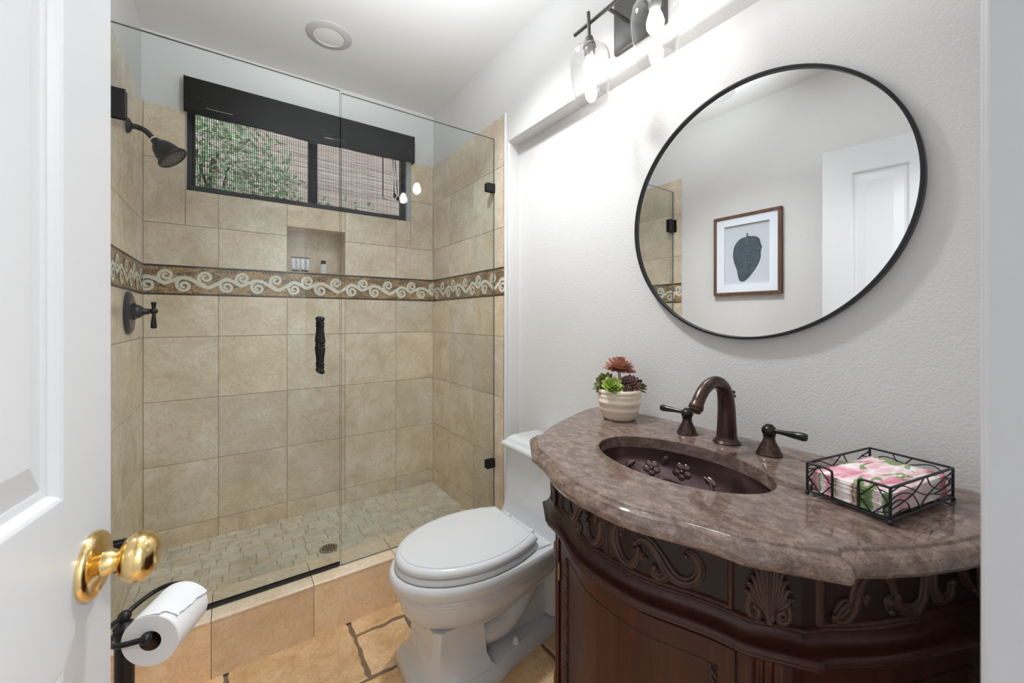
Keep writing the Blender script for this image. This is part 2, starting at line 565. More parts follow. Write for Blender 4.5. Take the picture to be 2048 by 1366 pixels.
# ------------------------------------------------------------------ dimensions
XL, XR, YB = -0.343, 1.099, 2.504          # tile faces of the shower
XREC, YRET, ZSOF, ZC = 1.172, 1.62, 2.07, 2.558
YG = 1.739                                  # glass plane
ZPAN, ZCURB = 0.114, 0.20
WIN = (-0.19, 0.945, 1.834, 2.34)
NICHE = (0.243, 0.543, 1.467, 1.713)
ROWS = [(0.10, 0.201), (0.201, 0.506), (0.506, 0.812), (0.812, 1.117), (1.117, 1.320), (1.462, 1.66), (1.66, 1.966), (1.966, 2.217)]

# ------------------------------------------------------------------ room shell
mb = MB(); mb.box((-1.3, -0.08, -0.08), (1.9, 1.70, -0.006)); 
mb.box((-1.3, 1.70, -0.08), (1.9, 2.8, 0.05))
# rustic slabs, laid by hand along the curb
random.seed(3)
def slab(x0, x1, y0, y1, jit=0.006):
    g = 0.006
    x0 += g; x1 -= g; y0 += g; y1 -= g
    pts = []
    def side(ax, ay, bx, by):
        L = math.hypot(bx - ax, by - ay); n = max(3, int(L / 0.022))
        for k in range(n):
            t = k / n
            px, py = ax + (bx - ax) * t, ay + (by - ay) * t
            nx, ny = (by - ay) / L, -(bx - ax) / L
            j = random.uniform(-jit, jit * 0.4)
            pts.append((px + nx * j, py + ny * j))
    side(x0, y0, x1, y0); side(x1, y0, x1, y1); side(x1, y1, x0, y1); side(x0, y1, x0, y0)
    cx, cy = (x0 + x1) / 2, (y0 + y1) / 2
    ins = [(px + (cx - px) * 0.02, py + (cy - py) * 0.02) for px, py in pts]
    mb.ct = random.random()
    n = len(pts)
    mb.add([(p[0], p[1], -0.006) for p in pts] + [(p[0], p[1], -0.0015) for p in pts] + [(p[0], p[1], 0.0) for p in ins],
           [tuple(range(2 * n, 3 * n))] + [(j, (j + 1) % n, n + (j + 1) % n, n + j) for j in range(n)] + [(n + j, n + (j + 1) % n, 2 * n + (j + 1) % n, 2 * n + j) for j in range(n)])
mb.mi = [1] * len(mb.f)
mb.cm = 0
for r in ((-0.36, -0.02, 1.375, 1.70), (-0.02, 0.378, 1.375, 1.70), (0.378, 0.78, 1.588, 1.70), (0.378, 0.575, 1.375, 1.588), (0.575, 0.98, 1.375, 1.588), (0.78, 1.19, 1.588, 1.70), (0.98, 1.19, 1.375, 1.588)):
    slab(*r)
y = 1.375
row = 0
while y > -0.05:
    h = min((0.40, 0.20, 0.30)[row % 3], y + 0.08)
    if h < 0.05: break
    x = -1.25 if y < 0 else -0.36
    xe = 1.85 if y < 0 else 1.19
    x -= random.uniform(0, 0.15) if y < 0 else 0
    while x < xe - 0.02:
        w = random.choice((0.2, 0.4, 0.3, 0.4))
        x1 = min(x + w, xe)
        slab(x, x1, y - h, y)
        x = x1
    y -= h; row += 1
mb.build('floor', [M['floor'], M['fgrout']], smooth=False, kind='structure')
mb = MB(); mb.box((-1.3, -2.1, -0.08), (1.9, -0.081, 0.0)); mb.build('floor_hall', M['hallfloor'], smooth=False, kind='structure')

mb = MB(); mb.box((-1.3, -2.1, ZC), (1.9, 2.8, ZC + 0.1))
mb.build('ceiling', M['ceil'], smooth=False, kind='structure')

XLP = XL - 0.006
mb = MB(); mb.box((XLP - 0.1, -0.08, 0), (XLP, 2.66, ZC))
mb.build('wall_left', M['wall'], smooth=False, kind='structure')

# right wall with recess under a soffit
XRP = XR + 0.005
mb = MB()
poly = [(2.66, 0), (YRET, 0), (YRET, ZSOF), (-0.08, ZSOF), (-0.08, ZC), (2.66, ZC)]
n = len(poly)
bm = bmesh.new()
va = [bm.verts.new((XRP, p[0], p[1])) for p in poly]
vb = [bm.verts.new((XREC + 0.02, p[0], p[1])) for p in poly]
bm.faces.new(va); bm.faces.new(list(reversed(vb)))
for j in range(n):
    bm.faces.new((va[j], vb[j], vb[(j + 1) % n], va[(j + 1) % n]))
bm.normal_update()
bmesh.ops.recalc_face_normals(bm, faces=bm.faces)
ed = [e for e in bm.edges if {v.index for v in e.verts} and all(abs(v.co.x - XRP) < 1e-6 for v in e.verts) and
      ((all(abs(v.co.y - YRET) < 1e-6 for v in e.verts)) or all(abs(v.co.z - ZSOF) < 1e-6 for v in e.verts))]
bmesh.ops.bevel(bm, geom=ed, offset=0.017, segments=5, affect='EDGES', profile=0.5)
bm.verts.ensure_lookup_table()
mb.add([v.co.copy() for v in bm.verts], [[v.index for v in f.verts] for f in bm.faces] if not bm.verts.index_update() else [])
bm.free()
mb.box((XREC, -0.08, 0), (XREC + 0.13, YRET + 0.1, ZSOF + 0.1))
mb.build('wall_right', M['wall'], kind='structure')

# back wall with window opening and niche hole
mb = MB()
YW = YB + 0.005
rects = [(XLP - 0.1, XREC + 0.13, 0.0, ZC)]
for ho in (WIN, NICHE):
    rects = [r for q in rects for r in subtract(q, ho)]
for (a0, a1, b0, b1) in rects:
    mb.quad((a0, YW, b0), (a1, YW, b0), (a1, YW, b1), (a0, YW, b1))
    mb.quad((a0, 2.68, b0), (a1, 2.68, b0), (a1, 2.68, b1), (a0, 2.68, b1))
x0, x1, z0, z1 = WIN
for a, b in (((x0, z0), (x1, z0)), ((x1, z0), (x1, z1)), ((x1, z1), (x0, z1)), ((x0, z1), (x0, z0))):
    mb.quad((a[0], YW - 0.004, a[1]), (b[0], YW - 0.004, b[1]), (b[0], 2.68, b[1]), (a[0], 2.68, a[1]))
mb.build('wall_back', M['wall'], smooth=False, kind='structure', fix=False)

# tile cladding of the shower
h0 = 0.004
mb = MB()
tile_panel(mb, lambda u, v, w: (u, YB + h0 - w, v), [XL, -0.06, 0.243, 0.543, 0.848, XR], ROWS, holes=[WIN, NICHE])
x0, x1, z0, z1 = NICHE
yb = YB + 0.15
mb.cm = 0; mb.ct = 0.6
mb.quad((x0, yb, z0), (x1, yb, z0), (x1, yb, z1), (x0, yb, z1))
mb.ct = 0.3
for a, b in (((x0, z0), (x1, z0)), ((x1, z0), (x1, z1)), ((x1, z1), (x0, z1)), ((x0, z1), (x0, z0))):
    mb.quad((a[0], YB, a[1]), (b[0], YB, b[1]), (b[0], yb, b[1]), (a[0], yb, a[1]))
mb.build('wall_tile_back', [M['tile'], M['grout']], smooth=False, kind='structure')
mb = MB()
tile_panel(mb, lambda u, v, w: (XL - h0 + w, u, v), [1.675, 1.765, 2.07, 2.375, YB], ROWS)
tile_panel(mb, lambda u, v, w: (XL - h0 + w, u, v), [1.675, 1.765], [(0.0, 0.10)])
mb.build('wall_tile_left', [M['tile'], M['grout']], smooth=False, kind='structure')
mb = MB()
tile_panel(mb, lambda u, v, w: (XR + h0 - w, u, v), [1.642, 1.655, 1.958, 2.254, YB], ROWS, mat_of=lambda u, v: 2 if u < 1.66 else 0)
mb.build('wall_tile_right', [M['tile'], M['grout'], M['tilewarm']], smooth=False, kind='structure')

# mosaic bands with scroll pattern
def scroll_band(name, P, L, phase=0.0):
    """P(u, z, w)"""
    z0, z1 = 1.3205, 1.4615
    mb = MB()
    mb.cm = 0
    mb.quad(P(0, z0 + .008, .0035), P(L, z0 + .008, .0035), P(L, z1 - .008, .0035), P(0, z1 - .008, .0035))
    mb.cm = 2
    for a, b in ((z0, z0 + .008), (z1 - .008, z1)):
        mb.quad(P(0, a, .0035), P(L, a, .0035), P(L, b, .0035), P(0, b, .0035))
    mb.cm = 1
    zc = (z0 + z1) / 2 - 0.004
    def ribbon(pts, ws, lift=.0046):
        pts = [V((p[0], p[1], 0)) for p in pts]
        A, B = [], []
        for i, p in enumerate(pts):
            t = (pts[min(i + 1, len(pts) - 1)] - pts[max(i - 1, 0)]).normalized()
            nn = V((-t.y, t.x, 0))
            A.append(p + nn * ws[i]); B.append(p - nn * ws[i])
        for i in range(len(pts) - 1):
            q = [A[i], B[i], B[i + 1], A[i + 1]]
            if min(p.x for p in q) < 0 or max(p.x for p in q) > L:
                q = [V((min(max(p.x, 0), L), p.y, 0)) for p in q]
                if max(p.x for p in q) - min(p.x for p in q) < 1e-5:
                    continue
            mb.quad(*[P(p.x, zc + p.y, lift) for p in q])
    T = 0.303
    k0 = -2
    stem = []
    k = k0
    while (k * T - phase) < L + T:
        b = k * T - phase
        stem += [(b + .030, .016), (b + .062, .008), (b + .095, -.010), (b + .128, .004), (b + .160, .017), (b + .195, .010), (b + .245, -.022), (b + .268, -.025), (b + .300, -.006)]
        for uc, dz, up in ((.035, -.021, 0), (.102, .026, 1), (.168, -.022, 0), (.252, .023, 1)):
            pts, ws = [], []
            N = 44
            for i in range(N + 1):
                t = i / N
                th = t * math.radians(560)
                r = 0.0250 * (1 - t) ** 0.75 + 0.0040 + 0.012 * max(0, 1 - t * 5) ** 1.5
                a = (PI / 2 + th) if not up else (-PI / 2 - th)
                pts.append((b + uc + r * math.cos(a), dz + r * math.sin(a)))
                ws.append(0.0070 * (1 - 0.25 * t) if i < N else 0.003)
            ribbon(pts, ws, .0050 if up else .0054)
        k += 1
    st = catmull([(p[0], p[1], 0) for p in stem], 6)
    ribbon([(p.x, p.y) for p in st], [0.0085] * len(st))
    return mb.build(name, [M['mosaic'], M['strap'], M['mosaicedge']], smooth=False, kind='structure', fix=False)
scroll_band('trim_1', lambda u, z, w: (XL + u, YB + h0 - w, z), XR - XL, 0.02)
scroll_band('trim_2', lambda u, z, w: (XL - h0 + w, 1.675 + u, z), YB - 1.675, 0.08)
scroll_band('trim_3', lambda u, z, w: (XR + h0 - w, YB - u, z), YB - 1.642, 0.10)

# white corner bead beside the tile
mb = MB(); mb.tube([(XR + .002, 1.637, 0.0), (XR + .002, 1.637, 2.217)], 0.006, 12)
mb.build('trim_4', M['trimwhite'], kind='structure')

# shower pan and curb
mb = MB()
mb.cm = 1
mb.quad((XL, 1.80, ZPAN - .002), (XR, 1.80, ZPAN - .002), (XR, YB, ZPAN - .002), (XL, YB, ZPAN - .002))
mb.cm = 0
y = 1.845
r = 0
while y < YB:
    x = XL - random.uniform(0, .1)
    while x < XR:
        w = random.choice((.05, .10, .10, .075))
        a0, a1, b0, b1 = max(x, XL) + .0014, min(x + w, XR) - .0014, y + .0014, min(y + .052, YB) - .0014
        if a1 - a0 > .008 and b1 - b0 > .006:
            j = [random.uniform(-.0016, .0016) for _ in range(8)]
            mb.ct = random.random()
            lo = [(a0 + j[0], b0 + j[1]), (a1 + j[2], b0 + j[3]), (a1 + j[4], b1 + j[5]), (a0 + j[6], b1 + j[7])]
            zz = ZPAN + random.uniform(0, .0008)
            cxm, cym = (a0 + a1) / 2, (b0 + b1) / 2
            hi = [(px + math.copysign(.002, cxm - px), py + math.copysign(.002, cym - py)) for px, py in lo]
            mb.add([(p[0], p[1], ZPAN - .002) for p in lo] + [(p[0], p[1], zz) for p in hi], [(4, 5, 6, 7)] + [(q, (q + 1) % 4, 4 + (q + 1) % 4, 4 + q) for q in range(4)])
        x += w
    y += .052; r += 1
mb.build('floor_shower', [M['pan'], M['grout']], smooth=False, kind='structure')

mb = MB()
cuts = [XL, -0.06, 0.251, 0.566, 0.87, XR]
for i in range(5):
    a, b = cuts[i] + .0012, cuts[i + 1] - .0012
    mb.cm, mb.ct = 0, random.random()
    mb.box((a, 1.6725, 0.0), (b, 1.70, 0.191))
    mb.cm, mb.ct = 1, random.random()
    R = 0.006
    prof = [(1.671, .192)] + [(1.671 + R - R * math.cos(t), .2 - R + R * math.sin(t)) for t in [k * PI / 8 for k in range(5)]] + [(1.85, .2), (1.85, .192)]
    mb.loft([[V((a, p[0], p[1])) for p in prof], [V((b, p[0], p[1])) for p in prof]])
mb.cm = 2
mb.box((XL, 1.675, 0), (XR, 1.848, .190))
mb.build('trim_5', [M['curb'], M['curbtop'], M['grout']], kind='structure', smooth=True, angle=25)

# front wall with doorway, jamb
DX0, DX1 = -0.262, 0.490
mb = MB()
for a, b in (((XLP - .1, -.08, 0), (DX0, .035, ZC)), ((DX1, -.08, 0), (XREC + .13, .035, ZC)), ((DX0, -.08, 2.07), (DX1, .035, ZC))):
    mb.box(a, b)
mb.build('wall_front', M['wall'], smooth=False, kind='structure')
mb = MB()
mb.box((0.472, -.09, 0), (0.4905, .045, 2.055)); mb.box((DX0 - .0, -.09, 0), (DX0 + .006, .03, 2.055)); mb.box((DX0, -.09, 2.052), (0.4905, .045, 2.07))
mb.box((0.478, .036, 0), (0.54, .0475, 2.12))
mb.build('door_frame', M['jamb'], bevel=.004, seg=3, kind='structure')
# hallway behind the camera
mb = MB()
mb.box((-1.3, -2.1, 0), (-1.2, -.08, ZC)); mb.box((1.8, -2.1, 0), (1.9, -.08, ZC)); mb.box((-1.3, -2.2, 0), (1.9, -2.1, ZC))
mb.box((-1.3, -.09, 0), (XLP - .1, -.08, ZC)); mb.box((XREC + .13, -.09, 0), (1.9, -.08, ZC))
mb.build('wall_hall', M['wall'], smooth=False, kind='structure')

# ------------------------------------------------------------------ window
win = MB()
x0, x1, z0, z1 = WIN
yf = 2.60
w = .030
win.box((x0, yf, z0), (x1, yf + .04, z0 + w)); win.box((x0, yf, z1 - w), (x1, yf + .04, z1))
win.box((x0, yf, z0), (x0 + w, yf + .04, z1)); win.box((x1 - w, yf, z0), (x1, yf + .04, z1))
win.box((.362, yf - .004, z0), (.410, yf + .045, z1))
wo = win.build('window_1', M['winframe'], bevel=.002, kind='structure')
p = MB(); p.box((x0 + w, yf + .018, z0 + w), (.362, yf + .022, z1 - w)); p.box((.41, yf + .018, z0 + w), (x1 - w, yf + .022, z1 - w))
p.build('window_pane', M['pane'], wo, smooth=False)

# ------------------------------------------------------------------ outside
mb = MB(); mb.box((-4, 5.6, -0.5), (7, 5.7, 7.0)); mb.build('wall_outside', M['siding'], smooth=False, kind='structure')
mb = MB(); mb.box((-4, 2.75, -0.5), (7, 5.6, 0.0)); mb.build('ground_outside', M['dirt'], smooth=False, kind='structure')
random.seed(11)
bush = thing('garden_bush', (-0.2, 4.0, 0), 'green leafy bush growing outside the window against the tan siding', 'bush')
mb = MB()
for i in range(9):
    a = i * 0.7
    pth = [V((-.2 + .05 * math.cos(a), 4.0 + .05 * math.sin(a), 0))]
    for k in range(1, 6):
        pth.append(pth[-1] + V((random.uniform(-.16, .14), random.uniform(-.10, .10), .5)))
    mb.tube(pth, [.03 - .004 * k for k in range(6)], 6)
mb.build('branches', M['twig'], bush)
mb = MB()
for i in range(15000):
    for _ in range(20):
        p = V((random.uniform(-1.6, 1.05), random.uniform(3.6, 4.4), random.uniform(1.2, 3.5)))
        top = max(2.85 - (p.x - .05) * 1.0 + 0.10 * math.sin(p.x * 9), 2.22)
        if p.z < top: break
    d = V((random.uniform(-1, 1), random.uniform(-1, 1), random.uniform(-.5, 1))).normalized()
    sdir = d.orthogonal().normalized()
    sdir.rotate(Quaternion(d, random.uniform(0, 6)))
    L, W = random.uniform(.03, .075), random.uniform(.009, .019)
    mb.add([p, p + d * L * .5 + sdir * W, p + d * L, p + d * L * .5 - sdir * W], [(0, 1, 2, 3)])
mb.build('foliage', M['bush'], bush, smooth=False, fix=False)

# ------------------------------------------------------------------ window shade
sh = thing('woven_shade', (.378, YB - .03, 1.85), 'black woven roman shade with folded valance over the shower window', 'window shade')
mb = MB()
X0, X1 = -.193, .952
mb.box((X0, YB - .045, 2.325), (X1, YB - .002, 2.368))
mb.build('headrail', M['blackcloth'], sh, bevel=.004)
mb = MB()
def fold(y0, zt, zb, sag, x0, x1, amp):
    rows, NX = 44, 300
    grid = []
    for r in range(rows + 1):
        t = r / rows
        line = []
        for i in range(NX + 1):
            u = i / NX
            xx = x0 + (x1 - x0) * u
            zz = zt + (zb - zt) * t - sag * math.sin(PI * u) * t + .003 * math.sin(17 * u + 3 * t) * t
            yy = y0 - .010 * math.sin(PI * t) - amp * math.sin(t * 9 + 6 * u) * t * .4
            line.append(V((xx, yy, zz)))
        grid.append(line)
    back = [[p + V((0, .005, 0)) for p in l] for l in grid]
    slits = {24: .1, 25: .45, 29: .35, 30: -.1, 34: .3, 35: .6}
    for gz in (grid, back):
        n_ = NX + 1
        fs = []
        for r in range(rows):
            for i in range(NX):
                u = i / NX
                if x0 != X0 and 18 <= r <= 36 and math.sin(u * 13 + 31) > -.3:
                    continue
                if x0 == X0 and r in slits and i % 2 and math.sin(u * 13 + r * 1.3) + .5 * math.sin(u * 41 + r) > slits[r] + .35:
                    continue
                fs.append((r * n_ + i, r * n_ + i + 1, (r + 1) * n_ + i + 1, (r + 1) * n_ + i))
        mb.add([p for l in gz for p in l], fs)
    mb.loft([grid[-1], back[-1]], False, False, False)
    for i in (0, -1):
        mb.loft([[l[i] for l in grid], [l[i] for l in back]], False, False, False)
fold(YB - .046, 2.366, 2.196, .002, X0, X1, .006)
fold(YB - .030, 2.34, 2.206, .012, X0 + .012, X1 - .012, .004)
mb.box((X1 - .004, YB - .052, 2.20), (X1, YB - .002, 2.366)); mb.box((X0, YB - .052, 2.27), (X0 + .004, YB - .002, 2.366))
mb.build('valance', M['blackcloth'], sh, fix=False)
mb = MB()
random.seed(5)
ys = YB + .045
x = -.166
while x < .905:
    mb.box((x, ys, 1.868), (x + .0028, ys + .0012, 2.252)); x += .0092 + random.uniform(-.0006, .0006)
z = 1.868
while z < 2.252:
    hh = random.choice((.0007, .0009, .0012, .0018))
    n = 12
    A, B = [], []
    for i in range(n + 1):
        u = i / n
        wv = .0014 * math.sin(u * 20 + z * 300) + random.uniform(-.0006, .0006)
        xx = -.168 + 1.073 * u
        A.append(V((xx, ys - .001, z + wv))); B.append(V((xx, ys - .001, z + wv + hh)))
    A2 = [p + V((0, .001, 0)) for p in A]; B2 = [p + V((0, .001, 0)) for p in B]
    mb.loft([A, B, B2, A2, A], False, False, False)
    z += random.uniform(.0044, .0076)
mb.build('sheer_panel', M['thread'], sh, smooth=False, fix=False)
mb = MB(); mb.box((-.176, ys - .006, 1.846), (.912, ys + .006, 1.868)); mb.build('bottom_rail', M['blackmatte'], sh, bevel=.002)
for pth, tl in (([(.759, YB - .02, 2.20), (.759, YB - .02, 1.955), (.768, YB - .02, 1.948), (.785, YB - .02, 1.946)], None), ([(.822, YB - .02, 2.20), (.830, YB - .02, 1.99)], (.832, 1.978)), ([(.836, YB - .02, 2.20), (.852, YB - .02, 1.975)], (.854, 1.962))):
    mb = MB(); mb.tube(pth, .0022, 6); co = mb.build('pull_cord', M['blackmatte'], sh)
    if tl:
        mb = MB(); mb.lathe([(.003, .014), (.008, .008), (.010, -.006), (.006, -.014), (0, -.015)], (tl[0], YB - .02, tl[1]), seg=14); mb.build('cord_tassel', M['blackmatte'], co)

# ------------------------------------------------------------------ shower glass
def glass_box(mb, x0, x1, z0, z1):
    y0, y1 = YG - .005, YG + .005
    mb.cm = 0
    mb.quad((x0, y0, z0), (x1, y0, z0), (x1, y0, z1), (x0, y0, z1)); mb.quad((x0, y1, z0), (x1, y1, z0), (x1, y1, z1), (x0, y1, z1))
    mb.cm = 1
    for a, b in (((x0, z0), (x1, z0)), ((x1, z0), (x1, z1)), ((x1, z1), (x0, z1)), ((x0, z1), (x0, z0))):
        mb.quad((a[0], y0, a[1]), (b[0], y0, b[1]), (b[0], y1, b[1]), (a[0], y1, a[1]))
sd = thing('shower_door', (.01, YG, .21), 'clear glass shower door with turned black pull handle hung on the left tile wall', 'shower door')
mb = MB(); glass_box(mb, -.336, .356, .2160, 2.134); mb.build('glass_pane', [M['glass'], M['glassedge']], sd, smooth=False, fix=False)
mb = MB(); mb.box((-.336, YG - .0055, .2040), (.356, YG + .0055, .2160)); mb.build('bottom_seal', M['blackmatte'], sd, smooth=False)
hz = None
for zc in (1.882, .462):
    mb = MB()
    mb.box((XL + .0005, YG - .028, zc - .045), (XL + .006, YG + .028, zc + .045))
    mb.box((XL + .006, YG - .012, zc - .028), (XL + .022, YG + .012, zc + .028))
    mb.box((XL + .014, YG - .016, zc - .045), (XL + .066, YG - .0052, zc + .045)); mb.box((XL + .014, YG + .0052, zc - .045), (XL + .066, YG + .016, zc + .045))
    mb.build('hinge', M['blackmetal'], sd, bevel=.0015)
hb = MB()
hx, ht, hbm = .283, 1.205, 1.001
mid = (ht + hbm) / 2
prof = [(0, -.102), (.0075, -.100), (.0075, -.088), (.0095, -.086), (.0095, -.082), (.007, -.080), (.0095, -.076), (.0095, -.072), (.0075, -.070), (.0085, -.05), (.0125, -.018), (.0125, -.010), (.0085, -.006), (.0115, -.002), (.0115, .002), (.0085, .006), (.0125, .010), (.0125, .018), (.0085, .05), (.0075, .070), (.0095, .072), (.0095, .076), (.007, .080), (.0095, .082), (.0095, .086), (.0075, .088), (.0075, .100), (0, .102)]
for sgn in (-1, 1):
    yy = YG + sgn * .042
    hb.lathe(prof, (hx, yy, mid), seg=18)
    for zz in (ht, hbm):
        hb.ell((hx, yy, zz), .0105, seg=14)
        hb.lathe([(.0105, 0), (.0085, .010), (.0085, .034), (.012, .036), (.012, .0365)], (hx, yy, zz), (0, -sgn, 0), 18)
hb.build('pull_handle', M['blackmetal'], sd)

sp = thing('fixed_glass_panel', (.73, YG, .2), 'fixed clear glass shower panel clipped to the right tile wall', 'glass panel')
mb = MB(); glass_box(mb, .362, XR - .002, .2005, 2.126); mb.build('glass_pane', [M['glass'], M['glassedge']], sp, smooth=False, fix=False)
for zc in (1.872, .468):
    mb = MB(); mb.box((XR - .050, YG - .013, zc - .022), (XR - .0005, YG - .0052, zc + .022)); mb.box((XR - .050, YG + .0052, zc - .022), (XR - .0005, YG + .013, zc + .022))
    mb.build('glass_clip', M['blackmetal'], sp, bevel=.002)

# ------------------------------------------------------------------ shower head and valve
hd = thing('showerhead', (XL, 2.155, 1.967), 'dark bronze shower head on a bent arm from the tile wall', 'shower head')
mb = MB(); mb.lathe([(.031, 0), (.031, .003), (.026, .010), (.014, .016), (.010, .018)], (XL, 2.155, 1.967), (1, 0, 0), 30); mb.build('flange', M['darkbronze'], hd)
arm = catmull([(XL + .005, 2.155, 1.967), (XL + .03, 2.155, 1.967), (XL + .055, 2.153, 1.958), (XL + .072, 2.151, 1.940), (XL + .081, 2.149, 1.929)], 8)
mb = MB(); mb.tube(arm, .0105, 16); mb.build('arm', M['darkbronze'], hd)
hdir = V((.66, -.13, -.74)).normalized()
h0p = V((XL + .078, 2.150, 1.933))
mb = MB(); mb.lathe([(.0118, 0), (.0125, .003), (.0118, .006)], h0p, hdir, 24); mb.build('white_washer', M['labelwhite'], hd)
mb = MB(); mb.lathe([(.012, .005), (.015, .008), (.015, .014), (.018, .017), (.019, .022), (.027, .028), (.034, .038), (.041, .055), (.046, .074), (.048, .084), (.055, .089), (.058, .094), (.056, .099), (.048, .101), (.046, .097)], h0p, hdir, 40, True, False); mb.build('bell', M['darkbronze'], hd)
mb = MB(); mb.lathe([(.046, .094), (.046, .0975), (0, .0995)], h0p, hdir, 32); mb.cm = 1
Rh = rotm(hdir)
for rr, nn in ((.012, 6), (.022, 12), (.032, 18), (.039, 22)):
    for k in range(nn):
        a = 2 * PI * k / nn
        mb.ell(h0p + Rh @ V((rr * math.cos(a), rr * math.sin(a), .0994)), .0019, seg=6, rings=4)
mb.build('spray_face', [M['nozzle'], M['darkbronze']], hd)

vv = thing('shower_valve', (XL, 2.173, 1.229), 'dark bronze round shower valve with lever handle below the mosaic border', 'shower valve')
mb = MB(); mb.lathe([(.086, 0), (.086, .006), (.081, .011), (.077, .011), (.074, .014), (.066, .015), (.030, .017), (.030, .019)], (XL, 2.173, 1.229), (1, 0, 0), 56); mb.ell((XL + .012, 2.205, 1.163), .0035, seg=8, rings=6)
mb.build('escutcheon', M['darkbronze'], vv)
mb = MB(); mb.lathe([(.030, .016), (.033, .019), (.033, .024), (.028, .027), (.027, .032), (.0245, .038), (.018, .044), (.013, .052), (.011, .060), (.012, .062), (.012, .065), (.008, .067)], (XL, 2.173, 1.235), (1, 0, 0), 32); mb.build('valve_body', M['darkbronze'], vv)
mb = MB(); hc = (XL + .078, 2.173, 1.237)
mb.ell(hc, (.0135, .013, .013)); mb.lathe([(0, -.071), (.0085, -.070), (.0105, -.064), (.009, -.045), (.006, -.018), (.006, .012), (.0075, .024), (.0095, .033), (.0075, .037), (0, .038)], hc, seg=20); mb.build('lever_handle', M['darkbronze'], vv)

# ------------------------------------------------------------------ drain and ceiling light
mb = MB(); dc = (.372, 2.058)
mb.lathe([(.040, .0006), (.040, .003), (.037, .0042), (0, .0042)], (dc[0], dc[1], ZPAN), seg=36)
mb.cm = 1
for rr, nn in ((.0, 1), (.012, 6), (.024, 12)):
    for k in range(nn):
        a = 2 * PI * k / nn + rr * 10
        mb.lathe([(.0044, .0040), (.0044, .0045), (0, .0045)], (dc[0] + rr * math.cos(a), dc[1] + rr * math.sin(a), ZPAN), seg=8)
mb.build('shower_drain', [M['steel'], M['hole']], label='round dark metal drain grate in the shower floor mosaic', cat='drain')

rl = thing('recessed_light', (.378, 2.068, ZC), 'round unlit recessed ceiling light with grey trim above the shower', 'ceiling light')
mb = MB(); mb.lathe([(.100, 0), (.100, -.003), (.092, -.007), (.068, -.010), (.066, -.006), (.066, 0)], (.378, 2.068, ZC), seg=56, cap0=False, cap1=False); mb.build('trim_ring', M['canring'], rl)
mb = MB(); mb.lathe([(.0665, -.005), (.050, -.0075), (0, -.0085)], (.378, 2.068, ZC), seg=48); mb.build('lens', M['canlens'], rl)

# ------------------------------------------------------------------ toiletries in the niche
def letters(txt, size):
    cu = bpy.data.curves.new('lettering', 'FONT'); cu.body = txt; cu.size = size; cu.extrude = 0.00015; cu.align_x = 'CENTER'; cu.align_y = 'CENTER'
    ob = bpy.data.objects.new('lettering_src', cu); COL.objects.link(ob)
    bpy.context.view_layer.update()
    dg = bpy.context.evaluated_depsgraph_get()
    me = bpy.data.meshes.new_from_object(ob.evaluated_get(dg))
    bpy.data.objects.remove(ob)
    return me
def lotion(x, y, z, label):
    t = thing('lotion_tube', (x, y, z), label, 'lotion tube', 'lotion tubes in the shower niche')
    mb = MB()
    rings = []
    for zz, rx, ry in ((.014, .0185, .0155), (.016, .020, .017), (.030, .0205, .015), (.055, .0215, .009), (.078, .0225, .0028), (.080, .0226, .0018)):
        rings.append([V((x + rx * math.cos(2 * PI * k / 28), y + ry * math.sin(2 * PI * k / 28), z + zz)) for k in range(28)])
    mb.loft(rings); mb.build('tube_body', M['labelwhite'], t)
    mb = MB(); mb.box((x - .0228, y - .002, z + .079), (x + .0228, y + .002, z + .0875)); mb.build('crimp', M['capdark'], t, smooth=False)
    mb = MB(); mb.lathe([(.0185, .0003), (.019, .001), (.019, .0145), (.0175, .015)], (x, y, z), seg=28); mb.build('cap', M['capdark'], t)
    me = letters('ROAM', .0205); me.materials.append(M['ink'])
    o = bpy.data.objects.new('lettering', me); COL.objects.link(o); o.parent = t
    # reads upward, lies on the sloping front of the tube
    o.matrix_local = Matrix.Translation(V((.003, -.0148, .048))) @ Matrix.Rotation(math.radians(-13.5), 4, 'X') @ Matrix.Rotation(PI / 2, 4, 'X') @ Matrix.Rotation(PI / 2, 4, 'Z')
    return t
lotion(.290, YB + .050, NICHE[2], 'white lotion tube with dark cap in the shower niche, farther from the small bottle')
lotion(.3365, YB + .047, NICHE[2], 'white lotion tube with dark cap in the niche, between the other tube and bottle')
bt = thing('shampoo_bottle', (.434, YB + .05, NICHE[2]), 'small round white bottle with black cap alone in the shower niche', 'bottle')
c = (.434, YB + .05, NICHE[2])
mb = MB(); mb.lathe([(.015, .0003), (.0175, .002), (.0175, .044), (.016, .051), (.010, .056), (.010, .058)], c, seg=32); mb.build('bottle_body', M['labelwhite'], bt)
mb = MB(); mb.lathe([(.0125, .057), (.013, .058), (.013, .0755), (.012, .077), (0, .077)], c, seg=28); mb.build('cap', M['blackmetal'], bt)
mb = MB()
for zz, hw in ((.043, .012), (.034, .005), (.030, .007), (.018, .010), (.014, .008)):
    pts = [(-.5 * hw / .0175, 0), (.5 * hw / .0175, 0)]
    A = [V((c[0] + .0177 * math.sin(a * hw / .0175), c[1] - .0177 * math.cos(a * hw / .0175), c[2] + zz)) for a in [-1 + .25 * k for k in range(9)]]
    mb.loft([A, [p + V((0, 0, .0014)) for p in A]], False, False, False)
mb.build('label_print', M['ink'], bt, smooth=False, fix=False)

